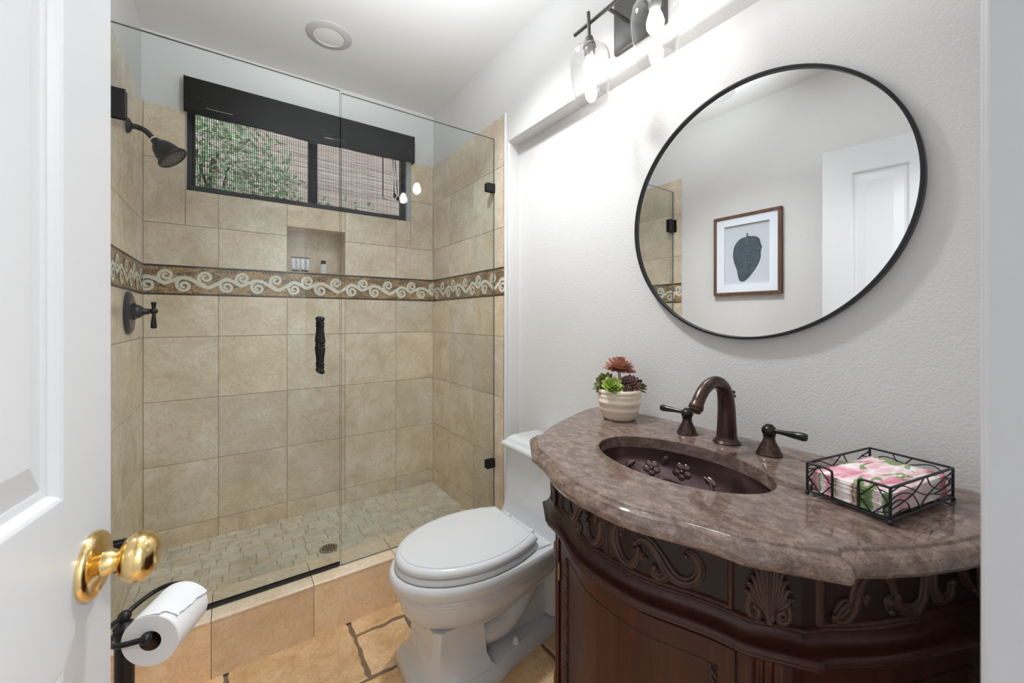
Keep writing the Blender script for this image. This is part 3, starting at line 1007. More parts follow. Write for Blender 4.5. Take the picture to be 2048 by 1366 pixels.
# ------------------------------------------------------------------ door
door_u = V((.1607, .9870, 0)); door_n = V((.9870, -.1607, 0))
latch = V((-.138, .767, 0)); DW = .714
hinge_p = latch - door_u * DW
def D(s_, z_, o_):          # s from the latch edge toward the hinge, o out of the face seen here
    return latch - door_u * s_ + door_n * o_ + V((0, 0, z_))
mb = MB()
cols = [(.112, .316), (.398, .602)]
rws = [(.235, .815), (1.005, 1.917)]
ss = [0, .112, .316, .398, .602, DW]; zs = [.012, .235, .815, 1.005, 1.917, 2.044]
for i in range(5):
    for j in range(5):
        if (ss[i], ss[i + 1]) in cols and (zs[j], zs[j + 1]) in rws:
            continue
        mb.quad(D(ss[i], zs[j], 0), D(ss[i + 1], zs[j], 0), D(ss[i + 1], zs[j + 1], 0), D(ss[i], zs[j + 1], 0))
for (a, b) in cols:
    for (c0, c1) in rws:
        rings = []
        for ins, o_ in ((0, 0), (.004, -.0015), (.010, -.009), (.018, -.0095), (.020, -.010), (.024, -.009), (.052, -.0025), (.054, -.002)):
            rings.append([D(a + ins, c0 + ins, o_), D(b - ins, c0 + ins, o_), D(b - ins, c1 - ins, o_), D(a + ins, c1 - ins, o_)])
        mb.loft(rings, True, False, True)
T_ = -.035
mb.quad(D(0, .012, T_), D(DW, .012, T_), D(DW, 2.044, T_), D(0, 2.044, T_))
for a, b in (((0, .012), (DW, .012)), ((DW, .012), (DW, 2.044)), ((DW, 2.044), (0, 2.044)), ((0, 2.044), (0, .012))):
    mb.quad(D(a[0], a[1], 0), D(b[0], b[1], 0), D(b[0], b[1], T_), D(a[0], a[1], T_))
dr = mb.build('door_1', M['door'], smooth=False, kind='structure', fix=False)
mb = MB(); ko = D(.052, .898, 0); ax = tuple(door_n)
mb.lathe([(.0405, 0), (.0405, .004), (.038, .0075), (.034, .009), (.030, .010), (.026, .0102), (.016, .013), (.015, .020), (.0125, .024)], ko, ax, 48); mb.build('knob_rosette', M['brass'], dr)
mb = MB(); mb.lathe([(.0115, .018), (.0115, .026), (.013, .027), (.016, .0285), (.024, .033), (.0295, .041), (.0305, .047), (.029, .054), (.024, .061), (.017, .0655), (.012, .0668), (0, .0670)], ko, ax, 48); mb.build('door_knob', M['brass'], dr)

# ------------------------------------------------------------------ vanity
YV = 0.55
HALF = [(0, .577), (.03, .5775), (.06, .580), (.09, .5865), (.117, .596), (.145, .609), (.170, .620), (.190, .6285), (.210, .635), (.230, .640), (.250, .643),
        (.346, .710), (.343, .724), (.352, .742), (.372, .770), (.402, .822), (.432, .888), (.457, .958), (.480, 1.015), (.495, 1.06), (.500, 1.09), (.500, XREC - .002)]
L0 = [V((x, YV + d, 0)) for d, x in reversed(HALF)] + [V((x, YV - d, 0)) for d, x in HALF[1:]]
def offset(poly, d):
    out = []
    n = len(poly)
    for i, p in enumerate(poly):
        ns = []
        if i > 0: t = (poly[i] - poly[i - 1]).normalized(); ns.append(V((t.y, -t.x, 0)))
        if i < n - 1: t = (poly[i + 1] - poly[i]).normalized(); ns.append(V((t.y, -t.x, 0)))
        if len(ns) == 1:
            nn = ns[0]
            q = p + nn * d
        else:
            s_ = (ns[0] + ns[1])
            m = s_.normalized()
            q = p + m * min(1.35, 1 / max(.3, m.dot(ns[0]))) * d
        if i in (0, n - 1):
            q.x = p.x
        q.x = min(q.x, XREC - .002)
        out.append(q)
    return out
def ring(poly, off, z):
    return [V((p.x, p.y, z)) for p in offset(poly, off)]

ct = thing('granite_countertop', (.86, YV, .832), 'polished brown granite vanity countertop with bowed ogee edge', 'countertop')
SC, SA, SB = (.859, .555), .136, .208
ZT = .875
bm = bmesh.new()
top = ring(L0, 0, ZT)
vo = [bm.verts.new(p) for p in top]
NS = 64
vi = [bm.verts.new((SC[0] + SA * math.cos(2 * PI * k / NS), SC[1] + SB * math.sin(2 * PI * k / NS), ZT)) for k in range(NS)]
eds = [bm.edges.new((vo[i], vo[(i + 1) % len(vo)])) for i in range(len(vo))] + [bm.edges.new((vi[i], vi[(i + 1) % NS])) for i in range(NS)]
bmesh.ops.triangle_fill(bm, use_beauty=True, use_dissolve=False, edges=eds)
bm.verts.index_update()
mb = MB()
mb.add([v.co.copy() for v in bm.verts], [[v.index for v in f.verts] for f in bm.faces])
bm.free()
rings = [ring(L0, o_, z_) for o_, z_ in ((0, ZT), (.002, ZT - .0012), (.0045, ZT - .005), (.006, ZT - .0055), (.012, ZT - .009), (.017, ZT - .015), (.020, ZT - .023), (.019, ZT - .031), (.015, ZT - .038), (.008, ZT - .0425), (-.03, ZT - .043))]
mb.loft(rings, False, False, False)
er = lambda a, b, z: [V((SC[0] + a * math.cos(2 * PI * k / NS), SC[1] + b * math.sin(2 * PI * k / NS), z)) for k in range(NS)]
mb.loft([er(SA, SB, ZT), er(SA - .001, SB - .001, ZT - .002), er(SA - .001, SB - .001, ZT - .030), er(SA + .03, SB + .03, ZT - .030)], True, False, False)
mb.build('slab', M['granite'], ct, angle=18)

# undermount copper basin
sk = thing('copper_sink', (SC[0], SC[1], .71), 'dark copper undermount basin with embossed flowers in the countertop', 'sink')
mb = MB()
def basin(phi, k):
    s_ = (1 - k ** 2.6) ** .5 if k < 1 else 0
    z_ = ZT - .031 - .125 * k
    return V((SC[0] + (SA + .004) * s_ * math.cos(phi), SC[1] + (SB + .004) * s_ * math.sin(phi), z_))
ks = [0, .06, .15, .28, .42, .56, .68, .78, .86, .92, .96, .985]
mb.loft([er(SA + .02, SB + .02, ZT - .031)] + [[basin(2 * PI * j / NS, k) for j in range(NS)] for k in ks], True, False, True)
mb.build('bowl', M['copper'], sk)
def bn(phi, k):
    a = basin(phi + .02, k) - basin(phi - .02, k); b = basin(phi, min(.97, k + .02)) - basin(phi, k - .02)
    nn = a.cross(b).normalized()
    if nn.dot(V((SC[0], SC[1], .95)) - basin(phi, k)) < 0: nn = -nn
    return basin(phi, k), nn, a.normalized()
def flower(phi, k, r):
    p, nn, t1 = bn(phi, k); t2 = nn.cross(t1)
    m_ = MB()
    for q in range(5):
        a = 2 * PI * q / 5 + .3
        d = t1 * math.cos(a) + t2 * math.sin(a)
        R = Matrix((d, nn.cross(d), nn)).transposed()
        m_.ell(p + d * r * .55 + nn * .0005, (r * .56, r * .50, .0045), R, 12, 8)
    m_.ell(p + nn * .004, (r * .25, r * .25, .005), Matrix((t1, t2, nn)).transposed(), 10, 8)
    m_.build('embossed_flower', M['copper'], sk)
def leaf_b(phi, k, r, ang):
    p, nn, t1 = bn(phi, k); t2 = nn.cross(t1)
    d = t1 * math.cos(ang) + t2 * math.sin(ang)
    R = Matrix((d, nn.cross(d), nn)).transposed()
    m_ = MB(); m_.ell(p, (r, r * .55, .005), R, 12, 8); m_.tube([p - d * r * .9 + nn * .004, p + nn * .006, p + d * r * .9 + nn * .003], .0018, 6)
    m_.build('embossed_leaf', M['copper'], sk)
def vine(pts):
    m_ = MB(); m_.tube(catmull([bn(a, k)[0] + bn(a, k)[1] * .002 for a, k in pts], 6), .0042, 8); m_.build('embossed_vine', M['copper'], sk)
for phi, k, r in ((.75, .42, .022), (.32, .38, .024), (-.62, .55, .022), (.5, .75, .016), (2.6, .5, .022), (-2.4, .5, .022)): flower(phi, k, r)
for phi, k, r, a in ((1.10, .36, .018, .6), (-.05, .40, .019, 2.8), (-.36, .52, .018, .9), (-.85, .42, .016, 2.0), (.55, .22, .016, 1.2), (3.1, .45, .018, .5)): leaf_b(phi, k, r, a)
vine([(1.1, .42), (.95, .55), (.75, .62), (.55, .58), (.32, .60), (.1, .62), (-.1, .55), (-.05, .42)])
vine([(.1, .62), (-.12, .70), (-.3, .66), (-.5, .74), (-.8, .72)])
mb = MB(); mb.lathe([(.022, .0), (.022, .003), (.017, .004), (.012, .002), (0, .002)], (SC[0], SC[1], ZT - .031 - .125 * .985), seg=28); mb.build('drain_ring', M['faucet'], sk)

# cabinet
vc = thing('vanity_cabinet', (.9, YV, 0), 'dark cherry bow-front vanity cabinet with carved scrollwork under the granite top', 'vanity cabinet')
def body(o_, z0, z1, name, mat, extra=None):
    m_ = MB()
    m_.loft([ring(L0, o_, z0), ring(L0, o_, z1)], False, False, False)
    return m_
body(-.045, .715, .8315, 'frieze', None).build('frieze', M['woodback'], vc, angle=30, fix=False)
m_ = MB()
m_.loft([ring(L0, o_, z_) for o_, z_ in ((-.050, .726), (-.041, .725), (-.038, .721), (-.041, .717), (-.047, .715), (-.0465, .709), (-.043, .703), (-.036, .698), (-.027, .6955), (-.021, .695), (-.017, .692), (-.0155, .688), (-.0175, .684), (-.022, .6825), (-.020, .679), (-.0225, .675), (-.030, .672), (-.042, .670), (-.056, .668))], False, False, False)
m_.build('waist_molding', M['woodtrim'], vc, angle=50)
body(-.056, .09, .670, 'carcass', None).build('carcass', M['wood'], vc, angle=30)
m_ = MB()
m_.loft([ring(L0, o_, z_) for o_, z_ in ((-.056, .12), (-.046, .115), (-.040, .105), (-.030, .095), (-.028, .03), (-.034, .0), (-.06, .0))], False, False, False)
m_.build('plinth', M['wood'], vc, angle=50)
# parametrise the front by arc length from the middle, + toward the far side (left in view)
acc = [0.0]
for i in range(1, len(L0)): acc.append(acc[-1] + (L0[i] - L0[i - 1]).length)
mid_s = acc[len(L0) // 2]
def front(s_, h_, o_):
    poly = offset(L0, o_)
    t = mid_s - s_
    t = min(max(t, 0), acc[-1] - 1e-6)
    for i in range(len(acc) - 1):
        if acc[i] <= t <= acc[i + 1]:
            f_ = (t - acc[i]) / (acc[i + 1] - acc[i])
            p = poly[i].lerp(poly[i + 1], f_)
            return V((p.x, p.y, h_))
_cache = {}
def carve(mb_, pts, w, base_o, n=7, taper=(0.5, 1.0, 0.35), z0=0.0, flip=1):
    P_ = catmull([(p[0] * flip, p[1], 0) for p in pts], n)
    N = len(P_)
    for j, wt in ((-1, .40), (0, .52), (1, .40)):
        path, rad = [], []
        for i, p in enumerate(P_):
            t = i / (N - 1)
            tw = (taper[0] + (taper[1] - taper[0]) * min(1, t * 2.5)) if t < .4 else (taper[1] + (taper[2] - taper[1]) * (t - .4) / .6)
            d = (P_[min(i + 1, N - 1)] - P_[max(i - 1, 0)]).normalized()
            q = p + V((-d.y, d.x, 0)) * j * w * .62 * tw
            path.append(front(q.x, z0 + q.y, base_o + w * tw * (.35 if j == 0 else .12)))
            rad.append(max(.0008, w * wt * tw))
        mb_.tube(path, rad, 8)
    for e in (0, -1):
        p = P_[e]
        mb_.ell(front(p.x, z0 + p.y, base_o + w * .3), w * .62 * (taper[0] if e == 0 else taper[2]) + .0015, seg=10, rings=8)
ZF = .724
C1 = [(.036, .066), (.034, .076), (.024, .079), (.017, .066), (.018, .045), (.028, .024), (.046, .013), (.063, .017), (.074, .033), (.079, .052)]
S2 = [(.072, .062), (.086, .073), (.102, .071), (.116, .060), (.129, .044), (.140, .029), (.154, .019), (.170, .018), (.184, .027), (.191, .045), (.187, .062), (.177, .071), (.170, .065)]
BR = [(.129, .046), (.137, .033), (.134, .018), (.123, .010), (.113, .016), (.114, .027)]
LF = [(.080, .050), (.074, .045), (.068, .047)]
LF2 = [(.080, .046), (.088, .038), (.096, .040)]
m_ = MB()
for fl in (1, -1):
    carve(m_, C1, .0115, -.045, z0=ZF, flip=fl, taper=(.6, 1, .5))
    carve(m_, S2, .0120, -.045, z0=ZF, flip=fl, taper=(.6, 1, .45))
    carve(m_, BR, .0095, -.045, z0=ZF, flip=fl, taper=(.4, .9, .8))
    carve(m_, LF, .009, -.045, z0=ZF, flip=fl); carve(m_, LF2, .009, -.045, z0=ZF, flip=fl)
    carve(m_, [(.004, .004), (.006, .03), (.003, .06), (.010, .092)], .006, -.045, z0=ZF, flip=fl, taper=(.5, 1, .3))
    carve(m_, [(.008, .004), (.013, .02), (.010, .04), (.012, .06)], .004, -.045, z0=ZF, flip=fl, taper=(.5, 1, .3))
m_.build('scroll_carving', M['wooddark'], vc)
# frames of the frieze panels
def frame_panel(name, s0, s1, h0_, h1_, o_, w, mat, d=.006):
    m_ = MB()
    n = 24
    sec = ((0, 0), (.25, .8), (.5, 1), (.8, .7), (1, 0))
    def strip(pts_a, pts_b):
        rows = []
        for f_, hh in sec:
            rows.append([front(a[0] + (b[0] - a[0]) * f_, a[1] + (b[1] - a[1]) * f_, o_ + d * hh) for a, b in zip(pts_a, pts_b)])
        m_.loft(rows, False, False, False)
    S = [s0 + (s1 - s0) * k / n for k in range(n + 1)]
    sg = 1 if s1 > s0 else -1
    strip([(q, h0_) for q in S], [(min(max(q, min(s0, s1) + w), max(s0, s1) - w), h0_ + w) for q in S])
    strip([(q, h1_) for q in S], [(min(max(q, min(s0, s1) + w), max(s0, s1) - w), h1_ - w) for q in S])
    H_ = [h0_ + (h1_ - h0_) * k / 6 for k in range(7)]
    for e, s_ in ((s0, sg), (s1, -sg)):
        strip([(e, q) for q in H_], [(e + s_ * w, min(max(q, h0_ + w), h1_ - w)) for q in H_])
    return m_.build(name, mat, vc, angle=60, fix=False)
frame_panel('frieze_frame', -.236, .236, .7225, .831, -.045, .009, M['woodtrim'])
sA, sB = .262, .352
sS0, sS1 = .405, .74
for fl in (1, -1):
    frame_panel('frieze_frame', fl * sS0, fl * sS1, .7225, .831, -.045, .009, M['woodtrim'])
    m_ = MB()
    b = sS0 + .02
    for pts, w in (([(b + .0, .02), (b + .012, .012), (b + .03, .03), (b + .038, .062), (b + .055, .085), (b + .085, .088), (b + .104, .070), (b + .112, .045)], .0085), ([(b + .112, .047), (b + .120, .028), (b + .145, .018), (b + .168, .030), (b + .175, .06), (b + .178, .10)], .0085),
                   ([(b + .004, .022), (b + .018, .040), (b + .03, .028)], .007), ([(b + .112, .045), (b + .098, .038), (b + .102, .022)], .007), ([(b + .20, .09), (b + .195, .05), (b + .21, .025), (b + .235, .03), (b + .24, .05)], .008), ([(b + .055, .05), (b + .052, .042)], .006), ([(b + .26, .09), (b + .27, .05), (b + .29, .03)], .008)):
        carve(m_, pts, w * 1.45, -.045, z0=ZF - .004, flip=fl, taper=(.6, 1, .6))
    m_.build('scroll_carving', M['wooddark'], vc)
    # acanthus leaf on the corner block
    sc_ = (sA + sB) / 2
    m_ = MB()
    carve(m_, [(sc_, .004), (sc_, .05), (sc_, .106)], .0095, -.041, z0=ZF, flip=fl, taper=(.8, 1, .6))
    for sd_ in (1, -1):
        for k in range(6):
            x_ = .008 + .0066 * k
            tp = .112 - .0135 * k
            carve(m_, [(sc_ + sd_ * (.003 + .001 * k), .010 + .002 * k), (sc_ + sd_ * (x_ * .75), .012 + tp * .45), (sc_ + sd_ * (x_ * .9 + .001), tp * .85), (sc_ + sd_ * (x_ + .006), tp)], .0076, -.042 + .0010 * (5 - k), z0=ZF, flip=fl, taper=(.6, 1, .3), n=5)
        carve(m_, [(sc_ + sd_ * .008, .036), (sc_ + sd_ * .026, .040), (sc_ + sd_ * .040, .028), (sc_ + sd_ * .038, .010), (sc_ + sd_ * .024, .005), (sc_ + sd_ * .019, .016), (sc_ + sd_ * .028, .022)], .0075, -.042, z0=ZF, flip=fl, taper=(.5, 1, .8))
    m_.build('acanthus_carving', M['wooddark'], vc)
    # fluted corner pilaster
    m_ = MB()
    pil = [sc_ - .050 + .100 * k / 40 for k in range(41)]
    def fo(s_):
        u = (s_ - sc_ + .032) / .064
        if 0 < u < 1:
            return -.048 - .006 * max(0, math.sin(u * 3 * PI) ** 2 if True else 0) ** .5
        return -.048
    rows = [[front(fl * s_, z_, fo(s_) if .11 < z_ < .649 else -.048) for s_ in pil] for z_ in (.10, .112, .63, .648, .66)]
    m_.loft(rows, False, False, False)
    for e in (0, -1):
        m_.loft([[r[e] for r in rows], [front(fl * pil[e], z_, -.06) for z_ in (.10, .112, .63, .648, .66)]], False, False, False)
    m_.build('fluted_pilaster', M['wood'], vc, angle=50, fix=False)
# doors
def door_leaf(s0, s1, hinge_s):
    m_ = MB()
    n = 26
    S = [s0 + (s1 - s0) * k / n for k in range(n + 1)]
    for a, b in ((-.047, -.047),):
        g = [[front(q, z_, -.047) for q in S] for z_ in (.125, .655)]
        m_.loft(g, False, False, False)
        gb = [[front(q, z_, -.0565) for q in S] for z_ in (.125, .655)]
        for i in (0, 1): m_.loft([g[i], gb[i]], False, False, False)
        for e in (0, -1): m_.loft([[r[e] for r in g], [r[e] for r in gb]], False, False, False)
    dd = m_.build('door', M['wood'], vc, angle=30, fix=False)
    # twisted rope inlay
    w = .028
    lo, hi = min(s0, s1) + w, max(s0, s1) - w
    loop = [(lo + (hi - lo) * k / 40, .615) for k in range(41)] + [(hi, .615 - (.615 - .165) * k / 40) for k in range(1, 41)] + [(hi - (hi - lo) * k / 40, .165) for k in range(1, 41)] + [(lo, .165 + (.615 - .165) * k / 40) for k in range(1, 40)]
    m_ = MB()
    fine = []
    for i in range(len(loop)):
        a, b = loop[i], loop[(i + 1) % len(loop)]
        L = math.hypot(b[0] - a[0], b[1] - a[1]); kk = max(1, int(L / .0025))
        for q in range(kk): fine.append((a[0] + (b[0] - a[0]) * q / kk, a[1] + (b[1] - a[1]) * q / kk, b[0] - a[0], b[1] - a[1]))
    for ph in (0, PI):
        path = []
        for i, (s_, h_, dx, dy) in enumerate(fine):
            l_ = math.hypot(dx, dy); nx, ny = -dy / l_, dx / l_
            an = i * .62 + ph; kk_ = .0036 if abs(dx) < 1e-6 else .0008
            path.append(front(s_ + nx * kk_ * math.cos(an), h_ + ny * kk_ * math.cos(an), -.0468 + kk_ * .6 * math.sin(an)))
        m_.tube(path, [.0034 if abs(q_[2]) < 1e-6 else .0012 for q_ in fine], 6, closed=True)
    m_.build('rope_inlay', M['wooddark'], dd)
    for zz in ((.56, .2) if hinge_s else ()):
        m_ = MB()
        p = front(hinge_s, zz, -.044)
        m_.lathe([(0, -.022), (.003, -.019), (.0035, -.014), (.0035, .014), (.003, .019), (0, .022)], p, seg=12); m_.ell(p + V((0, 0, .022)), .0032, seg=8, rings=6)
        m_.build('hinge', M['brassold'], dd)
door_leaf(.236, -.236, .240)
door_leaf(.400, .745, .398)
door_leaf(-.400, -.745, -.398)

# ------------------------------------------------------------------ faucet
fa = thing('faucet', (1.085, .553, ZT), 'bronze widespread faucet with gooseneck spout and two lever handles behind the sink', 'faucet')
mb = MB()
bx, by = 1.088, .553
mb.lathe([(.034, .0003), (.0345, .003), (.031, .007), (.027, .012), (.0255, .016)], (bx, by, ZT), seg=36)
pth = catmull([(bx, by, ZT + .010), (bx, by, ZT + .05), (bx - .002, by, ZT + .10), (bx - .012, by, ZT + .138), (bx - .036, by, ZT + .161), (bx - .070, by, ZT + .1675), (bx - .106, by, ZT + .156), (bx - .130, by, ZT + .136), (bx - .144, by, ZT + .118)], 6)
rad = [.0255 - .0105 * min(1, i / (len(pth) * .62)) for i in range(len(pth))]
mb.tube(pth, rad, 24)
dn = (pth[-1] - pth[-3]).normalized()
mb.lathe([(.015, -.006), (.0165, 0), (.0175, .004), (.0175, .010), (.015, .011), (.0145, .018), (.012, .019), (0, .019)], pth[-1], dn, 28)
mb.build('spout', M['faucet'], fa)
mb = MB(); mb.tube([(bx + .030, by, ZT), (bx + .030, by, ZT + .118)], .003, 10); mb.lathe([(.0035, 0), (.009, .004), (.009, .008), (.005, .011), (.006, .014), (.0085, .017), (.006, .021), (0, .022)], (bx + .030, by, ZT + .115), seg=20); mb.build('lift_rod', M['faucet'], fa)
for sg, ry in ((1, .661), (-1, .445)):
    hx_ = 1.078
    mb = MB(); mb.lathe([(.0285, .0003), (.029, .003), (.027, .006), (.0245, .010), (.0235, .014), (.022, .018), (.0175, .026), (.014, .034), (.0125, .040), (.0125, .042), (.0135, .043), (.0135, .047), (.010, .048)], (hx_, ry, ZT), seg=36)
    hb_ = mb.build('handle_base', M['faucet'], fa)
    mb = MB(); mb.lathe([(.010, .047), (.0145, .050), (.0165, .056), (.0165, .062), (.013, .068), (.009, .070), (.009, .072), (.006, .074), (0, .0745)], (hx_, ry, ZT), seg=28)
    d = V((-.10, sg, .02)).normalized()
    mb.lathe([(.0055, .008), (.0055, .02), (.006, .035), (.0085, .058), (.0098, .074), (.008, .081), (0, .083)], (hx_, ry, ZT + .060), d, 20)
    mb.build('lever', M['lever'], fa)

# ------------------------------------------------------------------ succulent pot
px_, py_ = 1.056, .890
pt = thing('potted_succulents', (px_, py_, ZT), 'cream ribbed ceramic pot of coral, lime and mauve succulents on the countertop', 'potted plant')
mb = MB()
prof = [(.046, .0004), (.050, .003), (.056, .012), (.0605, .025), (.0635, .029), (.0642, .033), (.0628, .035), (.066, .044), (.0695, .049), (.0708, .053), (.0695, .057), (.0675, .059), (.0685, .066), (.0690, .073), (.0668, .0745), (.0668, .076), (.0688, .078), (.0688, .082), (.067, .086), (.064, .0885), (.061, .087), (.060, .078)]
seg = 120
rings = []
for r_, h_ in prof:
    rib = .0010 if (.004 < h_ < .028 or .034 < h_ < .049 or .058 < h_ < .075) else 0
    rings.append([V((px_ + (r_ + rib * (1 if k % 2 else -1)) * math.cos(2 * PI * k / seg), py_ + (r_ + rib * (1 if k % 2 else -1)) * math.sin(2 * PI * k / seg), ZT + h_ * 1.13)) for k in range(seg)])
mb.loft(rings, True, True, False); mb.build('pot', M['pot'], pt, angle=60)
mb = MB(); mb.lathe([(.0605, .088), (.04, .092), (0, .094)], (px_, py_, ZT), seg=30); mb.build('soil', M['soil'], pt)
RD, FD = V((math.cos(YAW), -math.sin(YAW), 0)), V((math.sin(YAW), math.cos(YAW), 0))
def petal(mb_, base, d, nrm, L, W, th, cup):
    sd_ = d.cross(nrm).normalized()
    rings, tips = [], []
    for i, (t, w_, c_) in enumerate(((0, .35, 0), (.3, .8, .10), (.6, 1.0, .30), (.82, .72, .62), (.95, .28, .92), (1.0, .03, 1.0))):
        c0 = base + d * L * t + nrm * cup * c_ * L
        ring_ = [c0 + sd_ * W * w_ + nrm * W * w_ * .35, c0 + nrm * th * (1 - t * .6), c0 - sd_ * W * w_ + nrm * W * w_ * .35, c0 - nrm * th * (1 - t * .6)]
        rings.append(ring_); tips += [max(0, t * 1.6 - .7)] * 4
    mb_.loft(rings, True, True, True, tips)
def rosette(name, cpos, axis, R_, layers, mat, W=.4, th=.0015, stem=None, label=None, elev0=8, decay=.58, n0=11):
    mb_ = MB()
    axis = V(axis).normalized(); RR = rotm(axis)
    for l in range(layers):
        f_ = l / max(1, layers - 1)
        nP = max(4, int(n0 - (n0 - 5) * f_))
        elev = math.radians(elev0 + (78 - elev0) * f_)
        L = R_ * (1 - decay * f_)
        for k in range(nP):
            a = 2 * PI * k / nP + l * .7 + random.uniform(-.08, .08)
            d = RR @ V((math.cos(a) * math.cos(elev), math.sin(a) * math.cos(elev), math.sin(elev)))
            nn = RR @ V((-math.cos(a) * math.sin(elev), -math.sin(a) * math.sin(elev), math.cos(elev)))
            mb_.ct = random.random()
            petal(mb_, V(cpos) + axis * (.0012 * l), d, nn, L * random.uniform(.92, 1.05), L * W, th, .18)
    if stem:
        mb_.tube([V(cpos), (V(cpos) + V(stem)) / 2 + V((.002, .001, 0)), V(stem)], .0045, 8)
    return mb_.build(name, mat, pt, label=label, angle=60)
pc = V((px_, py_, ZT + .009))
random.seed(21)
rosette('succulent', pc + V((0, 0, .152)), (0, -.15, 1), .056, 6, M['coral'], .23, .0014, pc + V((0, 0, .08)), 'coral rosette succulent on a stem', -6, .30, 15)
rosette('succulent', pc - RD * .034 - FD * .034 + V((0, 0, .098)), (-.35, -.6, .75), .040, 5, M['lime'], .33, .0012, None, 'bright lime rosette succulent', 12, .42, 9)
rosette('succulent', pc + RD * .050 + FD * .005 + V((0, 0, .096)), (.7, -.1, .6), .046, 4, M['olive'], .18, .0012, None, 'olive spiky succulent')
rosette('succulent', pc - RD * .044 + FD * .012 + V((0, 0, .100)), (-.75, .1, .6), .046, 4, M['olive'], .26, .0012, None, 'dark olive leafy succulent')
mb = MB()
for i in range(95):
    a = i * 2.39996; e = math.acos(1 - 1.25 * (i + .5) / 95)
    d = V((math.sin(e) * math.cos(a), math.sin(e) * math.sin(a), math.cos(e)))
    d = rotm((.25, -.45, .85)) @ d
    b_ = pc + RD * .030 - FD * .010 + V((0, 0, .098))
    petal(mb, b_ + d * .018, d, d.orthogonal().normalized(), .021, .0042, .0032, .05)
mb.build('succulent', M['mauve'], pt, label='frosted mauve cluster succulent', angle=60)
mb = MB()
for i in range(26):
    q = pc + RD * random.uniform(-.005, .045) - FD * random.uniform(.030, .054) + V((0, 0, random.uniform(.084, .096)))
    mb.ell(q, random.uniform(.003, .0055), seg=8, rings=6)
mb.build('bead_succulent', M['mauve'], pt)

# ------------------------------------------------------------------ napkin caddy
A0, B0, C0 = V((.893, .303, 0)), V((.869, .181, 0)), V((1.074, .122, 0))
ea, eb = (B0 - A0), (C0 - B0)
la, lb = ea.length, eb.length
ea.normalize(); eb = (eb - ea * eb.dot(ea)).normalized()
ZK0, ZK1 = ZT + .0075, .935
cd = thing('napkin_caddy', tuple(A0 + (ea * la + eb * lb) / 2 + V((0, 0, ZT))), 'black wire napkin holder with twig pattern sides on the countertop', 'napkin holder')
def K(a, b, z): return A0 + ea * a + eb * b + V((0, 0, z))
mb = MB()
rw = .0022
cs = [(0, 0), (la, 0), (la, lb), (0, lb)]
for z_ in (ZK0, ZK1):
    for i in range(4):
        if z_ == ZK1 and i == 0: continue
        p, q = cs[i], cs[(i + 1) % 4]
        mb.tube([K(*p, z_), K(*q, z_)], rw, 8)
for p in cs: mb.tube([K(*p, ZK0), K(*p, ZK1)], rw, 8)
g0, g1 = la * .335, la * .655
mb.tube(catmull([K(0, 0, ZK1), K(g0 - .010, 0, ZK1), K(g0 - .003, 0, ZK1 - .002), K(g0, 0, ZK1 - .008), K(g0, 0, ZK0)], 5), rw, 8)
mb.tube(catmull([K(la, 0, ZK1), K(g1 + .010, 0, ZK1), K(g1 + .003, 0, ZK1 - .002), K(g1, 0, ZK1 - .008), K(g1, 0, ZK0)], 5), rw, 8)
for k in range(1, 5): mb.tube([K(la * k / 5, 0, ZK0), K(la * k / 5, lb, ZK0)], .0014, 6)
mb.build('frame', M['blackmetal'], cd)
mb = MB()
hK = ZK1 - ZK0
def tw(fn, pts): mb.tube(catmull([fn(u, ZK0 + hK * v) for u, v in pts], 6), .00115, 6)
f1 = lambda u, z: K(u * g0, 0, z)
f2 = lambda u, z: K(la - u * (la - g1), 0, z)
f3 = lambda u, z: K(la, lb * u, z)
f4 = lambda u, z: K(0, lb * u, z)
f5 = lambda u, z: K(la * u, lb, z)
for f_ in (f1, f2):
    for p in ([(.0, .42), (.45, .98)], [(.45, .98), (.98, .45)], [(.98, .45), (.55, .0)], [(.02, .55), (.55, .04)], [(0, .8), (.35, .86)], [(0, .25), (.4, .12)], [(.1, .0), (.2, .3), (.0, .5)]): tw(f_, p)
for f_ in (f3, f4):
    for p in ([(0, .85), (.16, .95), (.32, .75), (.5, .45), (.7, .35), (1, .5)], [(0, .62), (.15, .72), (.33, .55), (.46, .0)], [(0, .3), (.2, .45), (.36, .62), (.5, .95)], [(.42, .0), (.55, .35), (.75, .62), (1, .9)], [(.55, 1), (.62, .65), (.78, .42), (.92, .52), (.95, .68), (.85, .76), (1, .84)], [(.7, .3), (.85, .22), (1, .3)], [(0, .08), (.2, .2), (.4, .02)], [(.75, .1), (.9, .12), (1, .1)], [(0, .45), (.12, .55), (.25, .35), (.3, .0)]): tw(f_, p)
for p in ([(0, .5), (.2, .8), (.5, .7)], [(.3, 1), (.4, .6), (.55, 1)], [(.5, .7), (.8, .9), (1, .4)], [(.1, 0), (.3, .5), (.6, .3), (.9, .7)]): tw(f5, p)
mb.build('twig_wires', M['blackmetal'], cd)
for p in cs:
    mb = MB(); mb.ell(K(*p, ZT + .0042), .0042, seg=12, rings=8); mb.build('foot', M['blackmetal'], cd)

